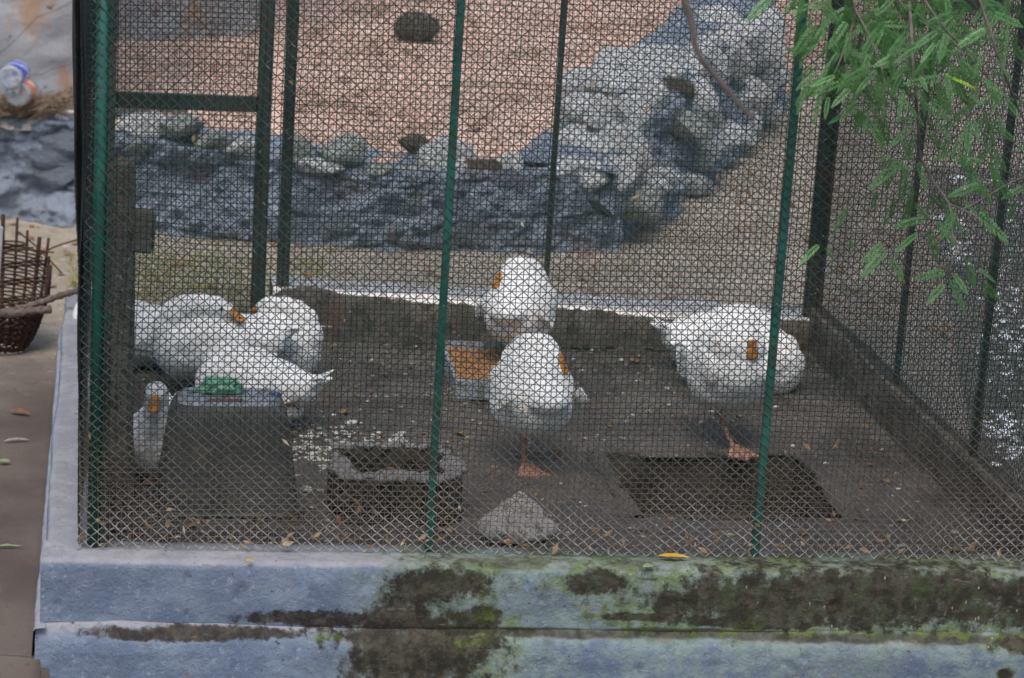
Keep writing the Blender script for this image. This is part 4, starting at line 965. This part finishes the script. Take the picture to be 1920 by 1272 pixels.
# low yellow-green tufts by the door
tf = []; r0 = random.Random(9)
for i in range(2600):
    x = r0.uniform(-.1, 1.0); y = r0.uniform(3.0, 4.4); h = r0.uniform(.01,.04); a = r0.uniform(0,6.28); tf.append([(x,y,GZ),(x+.3*h*math.cos(a),y+.3*h*math.sin(a),GZ+h*.6),(x+.8*h*math.cos(a),y+.8*h*math.sin(a),GZ+h)])
V, F = tubes(np.array(tf), np.array([[.0022,.0018,.0006]]).repeat(len(tf),0), 3); go = link('grass_tufts', mesh('grass_tufts', V, F), mottled('yellow_grass', [(.25,.28,.07),(.36,.33,.14)], 9)); tag(go, kind='stuff')
single_stone('dark_round_boulder', Vector((1.92,8.8,.22)), (.14,.14,.155), M_dkstone, 22, 'dark round boulder on the pink terrace at the top of the view', cat='boulder')
single_stone('reddish_stone', at(775, 268, 5.1), (.10,.08,.05), M_dkstone, 23, 'low dark red brown stone on the pink terrace above the wall')

# step down at front left, bottom of the picture
lo = grid('path_edge', 80, 10, lambda U, V: (-2+1.93*U, -.11-.07*np.clip(V-.1,0,1)+.012*fbm(U*14,V*2,0,55,4), GZ+.004-.22*V**1.2), M_ground); tag(lo, kind='structure')

# ================================================================== TREES AND BRANCH IN FRONT
def leaf_mat():
    m = NT('green_leaflets'); oi = m.n('ShaderNodeObjectInfo'); n = m.noise(30, 3)
    c = m.mix(m.ss(oi.outputs['Random'], 0, 1), (.035,.12,.03), (.16,.34,.13)); c = m.mix(m.ss(n, .4, .65), c, (.085,.22,.06))
    a = m.done(c, .45, .4); tr_ = m.n('ShaderNodeBsdfTranslucent'); m.l(c, tr_.inputs[0]); ms = m.n('ShaderNodeMixShader'); ms.inputs[0].default_value = .25
    out = m.t.nodes['Material Output']; m.l(m.b.outputs[0], ms.inputs[1]); m.l(tr_.outputs[0], ms.inputs[2]); m.l(ms.outputs[0], out.inputs[0]); return a
M_leaf = leaf_mat()
M_twig = mottled('grey_twig', [(.12,.10,.085),(.19,.16,.14)], 30)
def frond_mesh(seed, n=13):
    """pinnate leaf, unit length along +x"""
    r = random.Random(seed); V, F = [], []
    bend = r.uniform(.05,.22)
    def rc(t): return Vector((t, 0, -bend*t*t))
    for i in range(n):
        t = .06+.94*i/(n-1); c = rc(t); L = .185*math.sin(math.pi*min(.97, t*.82+.17))**.7+.02
        for sd in (-1, 1):
            a = 1.0-.35*t+r.uniform(-.08,.08); d = Vector((math.cos(a), sd*math.sin(a), -.22+r.uniform(-.12,.12))).normalized(); n_ = Vector((-d.y, d.x, 0))*.033
            o = len(V); V += [tuple(c), tuple(c+d*L*.45+n_*sd+Vector((0,0,.008))), tuple(c+d*L), tuple(c+d*L*.5-n_*sd+Vector((0,0,.008)))]; F.append((o,o+1,o+2,o+3) if sd < 0 else (o+3,o+2,o+1,o))
    k = len(V); P = np.array([[tuple(rc(t)) for t in np.linspace(0,1,6)]]); v, f = tubes(P, .006, 3); V += [tuple(q) for q in v]; F += [tuple(int(i)+k for i in q) for q in f]
    return mesh('leaf', V, F)
FR_ = [frond_mesh(i) for i in range(6)]
for m_ in FR_: m_.materials.append(M_leaf)
branch = empty('leafy_branch', (2.2, -.45, 1.6), label='leafy green branch of small pinnate leaves hanging in front of the cage at upper right', cat='branch')
rb = random.Random(77)
def YB(px, py): return -.45+.10*math.sin(px*.013)+.08*math.sin(py*.017+px*.005)
def frond(b, t, wd=1., mat=None):
    Y0 = YB(*b)+rb.uniform(-.04,.04); p0 = at(b[0], b[1], Y0); p1 = at(t[0], t[1], Y0+rb.uniform(-.025,.025)); d = p1-p0; L = d.length
    o = link('leaf', rb.choice(FR_)); x = d.normalized(); view = (CAM-p0).normalized()
    zv = (view+Vector((rb.uniform(-.55,.55), rb.uniform(-.2,.2), rb.uniform(0,.8)))).normalized(); y = zv.cross(x).normalized(); z = x.cross(y)
    o.matrix_basis = Matrix(((x.x*L,y.x*L*wd,z.x*L,p0.x),(x.y*L,y.y*L*wd,z.y*L,p0.y),(x.z*L,y.z*L*wd,z.z*L,p0.z),(0,0,0,1)))
    loc(o, branch)
    if mat: o.material_slots[0].link = 'OBJECT'; o.material_slots[0].material = mat
    return o
def twig(pts, r0_, r1_=None, dY=0):
    P = smooth_path([tuple(at(x, y, YB(x, y)+dY)) for x, y in pts], 5); r1_ = r1_ or r0_*.45
    loc(tube('twig', P, np.linspace(r0_, r1_, len(P)), M_twig, None, n=6), branch)
Z7 = [(485,940,410,1005),(590,800,545,890),(600,920,625,975),(510,950,540,1000),(730,935,650,1000),(740,960,650,1060),(755,985,820,1085),(755,805,735,875),(895,840,770,870),(865,895,775,965),(905,880,945,1000),(935,850,1010,945),(970,1045,865,1060),(965,1090,900,1165),(990,1070,1045,1190),(1050,990,1080,1110),(1000,1050,1060,1130),(1095,1030,1165,1080),(1110,1085,1180,1155),(710,735,680,805),(800,620,680,720),(770,650,740,730),(805,650,835,720),(865,620,890,730),(860,520,820,610),(925,750,905,820),(1020,600,1110,710),(1110,710,1150,790),(1040,770,1090,820),(1090,820,1230,920),(860,450,765,470),(850,480,750,560),(690,390,715,480),(660,400,620,495),(640,400,520,470),(520,370,505,455),(490,370,460,470),(650,360,600,370),(755,340,800,425),(880,350,905,450),(910,380,1000,430),(900,440,930,510),(930,460,1000,540),(950,540,980,600),(1010,590,920,610),(1060,450,1050,580),(1080,460,1100,540),(1120,440,1170,560),(1170,440,1200,520),(1050,420,960,500),(1020,230,1100,300),(1000,280,1050,370),(870,290,900,350),(1050,150,1110,320),(830,190,700,250),(1200,80,1190,250),(1150,50,1270,90),(1200,160,1060,120),(1240,20,1272,90),(1240,580,1285,560),(1270,400,1200,380),(1272,720,1190,760),(1240,780,1210,850),(870,40,820,130),(1180,350,1100,400),(1185,360,1140,440),(1200,380,1260,450),(1090,390,1010,440),(1110,400,1060,360),(960,300,830,320),(900,240,830,300),(880,220,940,300),(760,120,840,200),(800,60,700,40),(560,130,480,210),(500,90,415,240),(460,60,400,150),(480,150,400,230),(540,60,610,160),(600,120,590,230),(620,190,620,300),(640,180,720,220),(610,30,560,100),(440,20,395,95),(590,250,540,340),(640,250,680,330),(700,200,740,330),(560,200,520,260),(480,330,520,240),(540,300,470,400),(720,260,800,240),(760,250,770,320),(290,0,270,40),(300,-10,210,70),(1030,100,1110,180),(950,60,1020,130),(1000,50,900,90),(940,120,860,170),(960,150,900,260),(920,180,870,280),(680,60,750,90),(720,20,790,70),(850,20,880,100),(950,190,1000,270),(840,240,760,300),(990,200,930,290),(1100,0,1200,20),(670,320,630,260)]
for a_, b_, c_, d_ in Z7: frond((1300+a_/2.0516, b_/2.0516), (1300+c_/2.0516, d_/2.0516), rb.uniform(.8,1.15))
frond((1770,138), (1828,163), .45, NT('fresh_leaf').done((.32,.62,.03), .5, .3))
for k in range(190):   # dense upper mass
    x = rb.uniform(1500, 1900) if k % 2 else rb.uniform(1500, 1790); y = rb.uniform(-70, 165)*(1 if x < 1800 else .7); a = rb.choice((rb.gauss(1.9,.5), rb.gauss(.9,.4))); L = rb.uniform(42, 72)
    frond((x, y), (x+L*math.cos(a), y+L*math.sin(a)), rb.uniform(.8,1.1))
for k in range(60):   # looser fill lower down
    x = rb.uniform(1580, 1890); y = rb.uniform(130, 400)*(1 if x > 1640 else .6); a = rb.choice((rb.gauss(1.9,.5), rb.gauss(.9,.5))); L = rb.uniform(40, 66)
    frond((x, y), (x+L*math.cos(a), y+L*math.sin(a)), rb.uniform(.85,1.15))
twig([(1650,-120),(1700,-20),(1712,120),(1722,240),(1725,290),(1750,340),(1780,385),(1786,440),(1800,480)], .005, .0015)
twig([(1780,383),(1820,400),(1850,420),(1880,435)], .002, .001); twig([(1724,295),(1690,300),(1640,305)], .0016, .001); twig([(1786,440),(1800,465),(1822,520)], .0018, .001); twig([(1795,465),(1782,500),(1780,520)], .0016, .001)
twig([(1560,-120),(1600,20),(1580,100),(1555,160),(1545,190)], .004, .001); twig([(1600,10),(1640,90),(1660,160),(1650,200),(1635,195)], .003, .001)
twig([(1720,180),(1700,220),(1660,330),(1655,390)], .0016, .0008); twig([(1800,-120),(1850,40),(1880,130),(1900,180),(1925,240)], .004, .0016); twig([(1890,160),(1860,180),(1840,210)], .0018, .001)
twig([(1700,-60),(1760,40),(1830,110),(1870,180)], .003, .001); twig([(1925,330),(1890,345),(1830,380),(1800,395)], .0016, .001); twig([(1640,-80),(1700,20),(1790,80),(1820,140)], .0026, .001)
ck = smooth_path([tuple(at(x, y, -1.9)) for x, y in ((1262,-90),(1283,0),(1298,50),(1306,92),(1330,130),(1365,170),(1385,195),(1412,222))], 6)
bt = tube('bare_twig', ck, np.linspace(.0068,.0035,len(ck)), M_twig, n=8); tag(bt, 'bare brown twig hanging close to the camera left of the leafy branch', 'twig')

# unseen trees added beyond the pond so dark crowns and gaps mirror in it
M_crown = mottled('dark_foliage', [(.03,.055,.018),(.055,.09,.03)], 2, .7, .1); M_trunk = mottled('tree_bark', [(.09,.07,.05),(.14,.11,.08)], 6)
def tree(x, y, h, seed, label):
    r = random.Random(seed); root = empty('shade_tree', (x, y, GZ-.62), label=label, cat='tree', group='shade trees beyond the pond')
    tube('trunk', smooth_path([(0,0,0),(r.uniform(-.2,.2),.1,h*.3),(r.uniform(-.4,.4),0,h*.7)]), np.linspace(.2,.07,13), M_trunk, root)
    rg = np.random.default_rng(seed); n = 2600; cl = rg.normal(0,1,(26,3)); cl /= np.linalg.norm(cl,axis=1)[:,None]; cl = cl*rg.uniform(.3,1,(26,1))*np.array([2.0,1.6,h*.36])+np.array([0,0,h*.52])
    c = cl[rg.integers(0,26,n)]+rg.normal(0,.42,(n,3)); d1 = rg.normal(0,1,(n,3)); d1 /= np.linalg.norm(d1,axis=1)[:,None]; d2 = np.cross(d1, rg.normal(0,1,(n,3))); d2 /= np.linalg.norm(d2,axis=1)[:,None]
    V = np.stack([c-d1*.11, c+d2*.05, c+d1*.11, c-d2*.05], 1).reshape(-1,3); F = np.arange(n*4).reshape(n,4); link('crown', mesh('crown', V, F), M_crown, root, smooth=False)
for i, (x, y, h) in enumerate([(8.0,15.5,6.0),(10.8,13.0,5.0),(5.0,18.0,6.5),]): tree(x, y, h, 50+i, ['tall dark shade tree behind the pond, second from the right rear','dark shade tree at the far right corner of the pond','tallest dark shade tree left of the pond behind the rubble wall'][i])
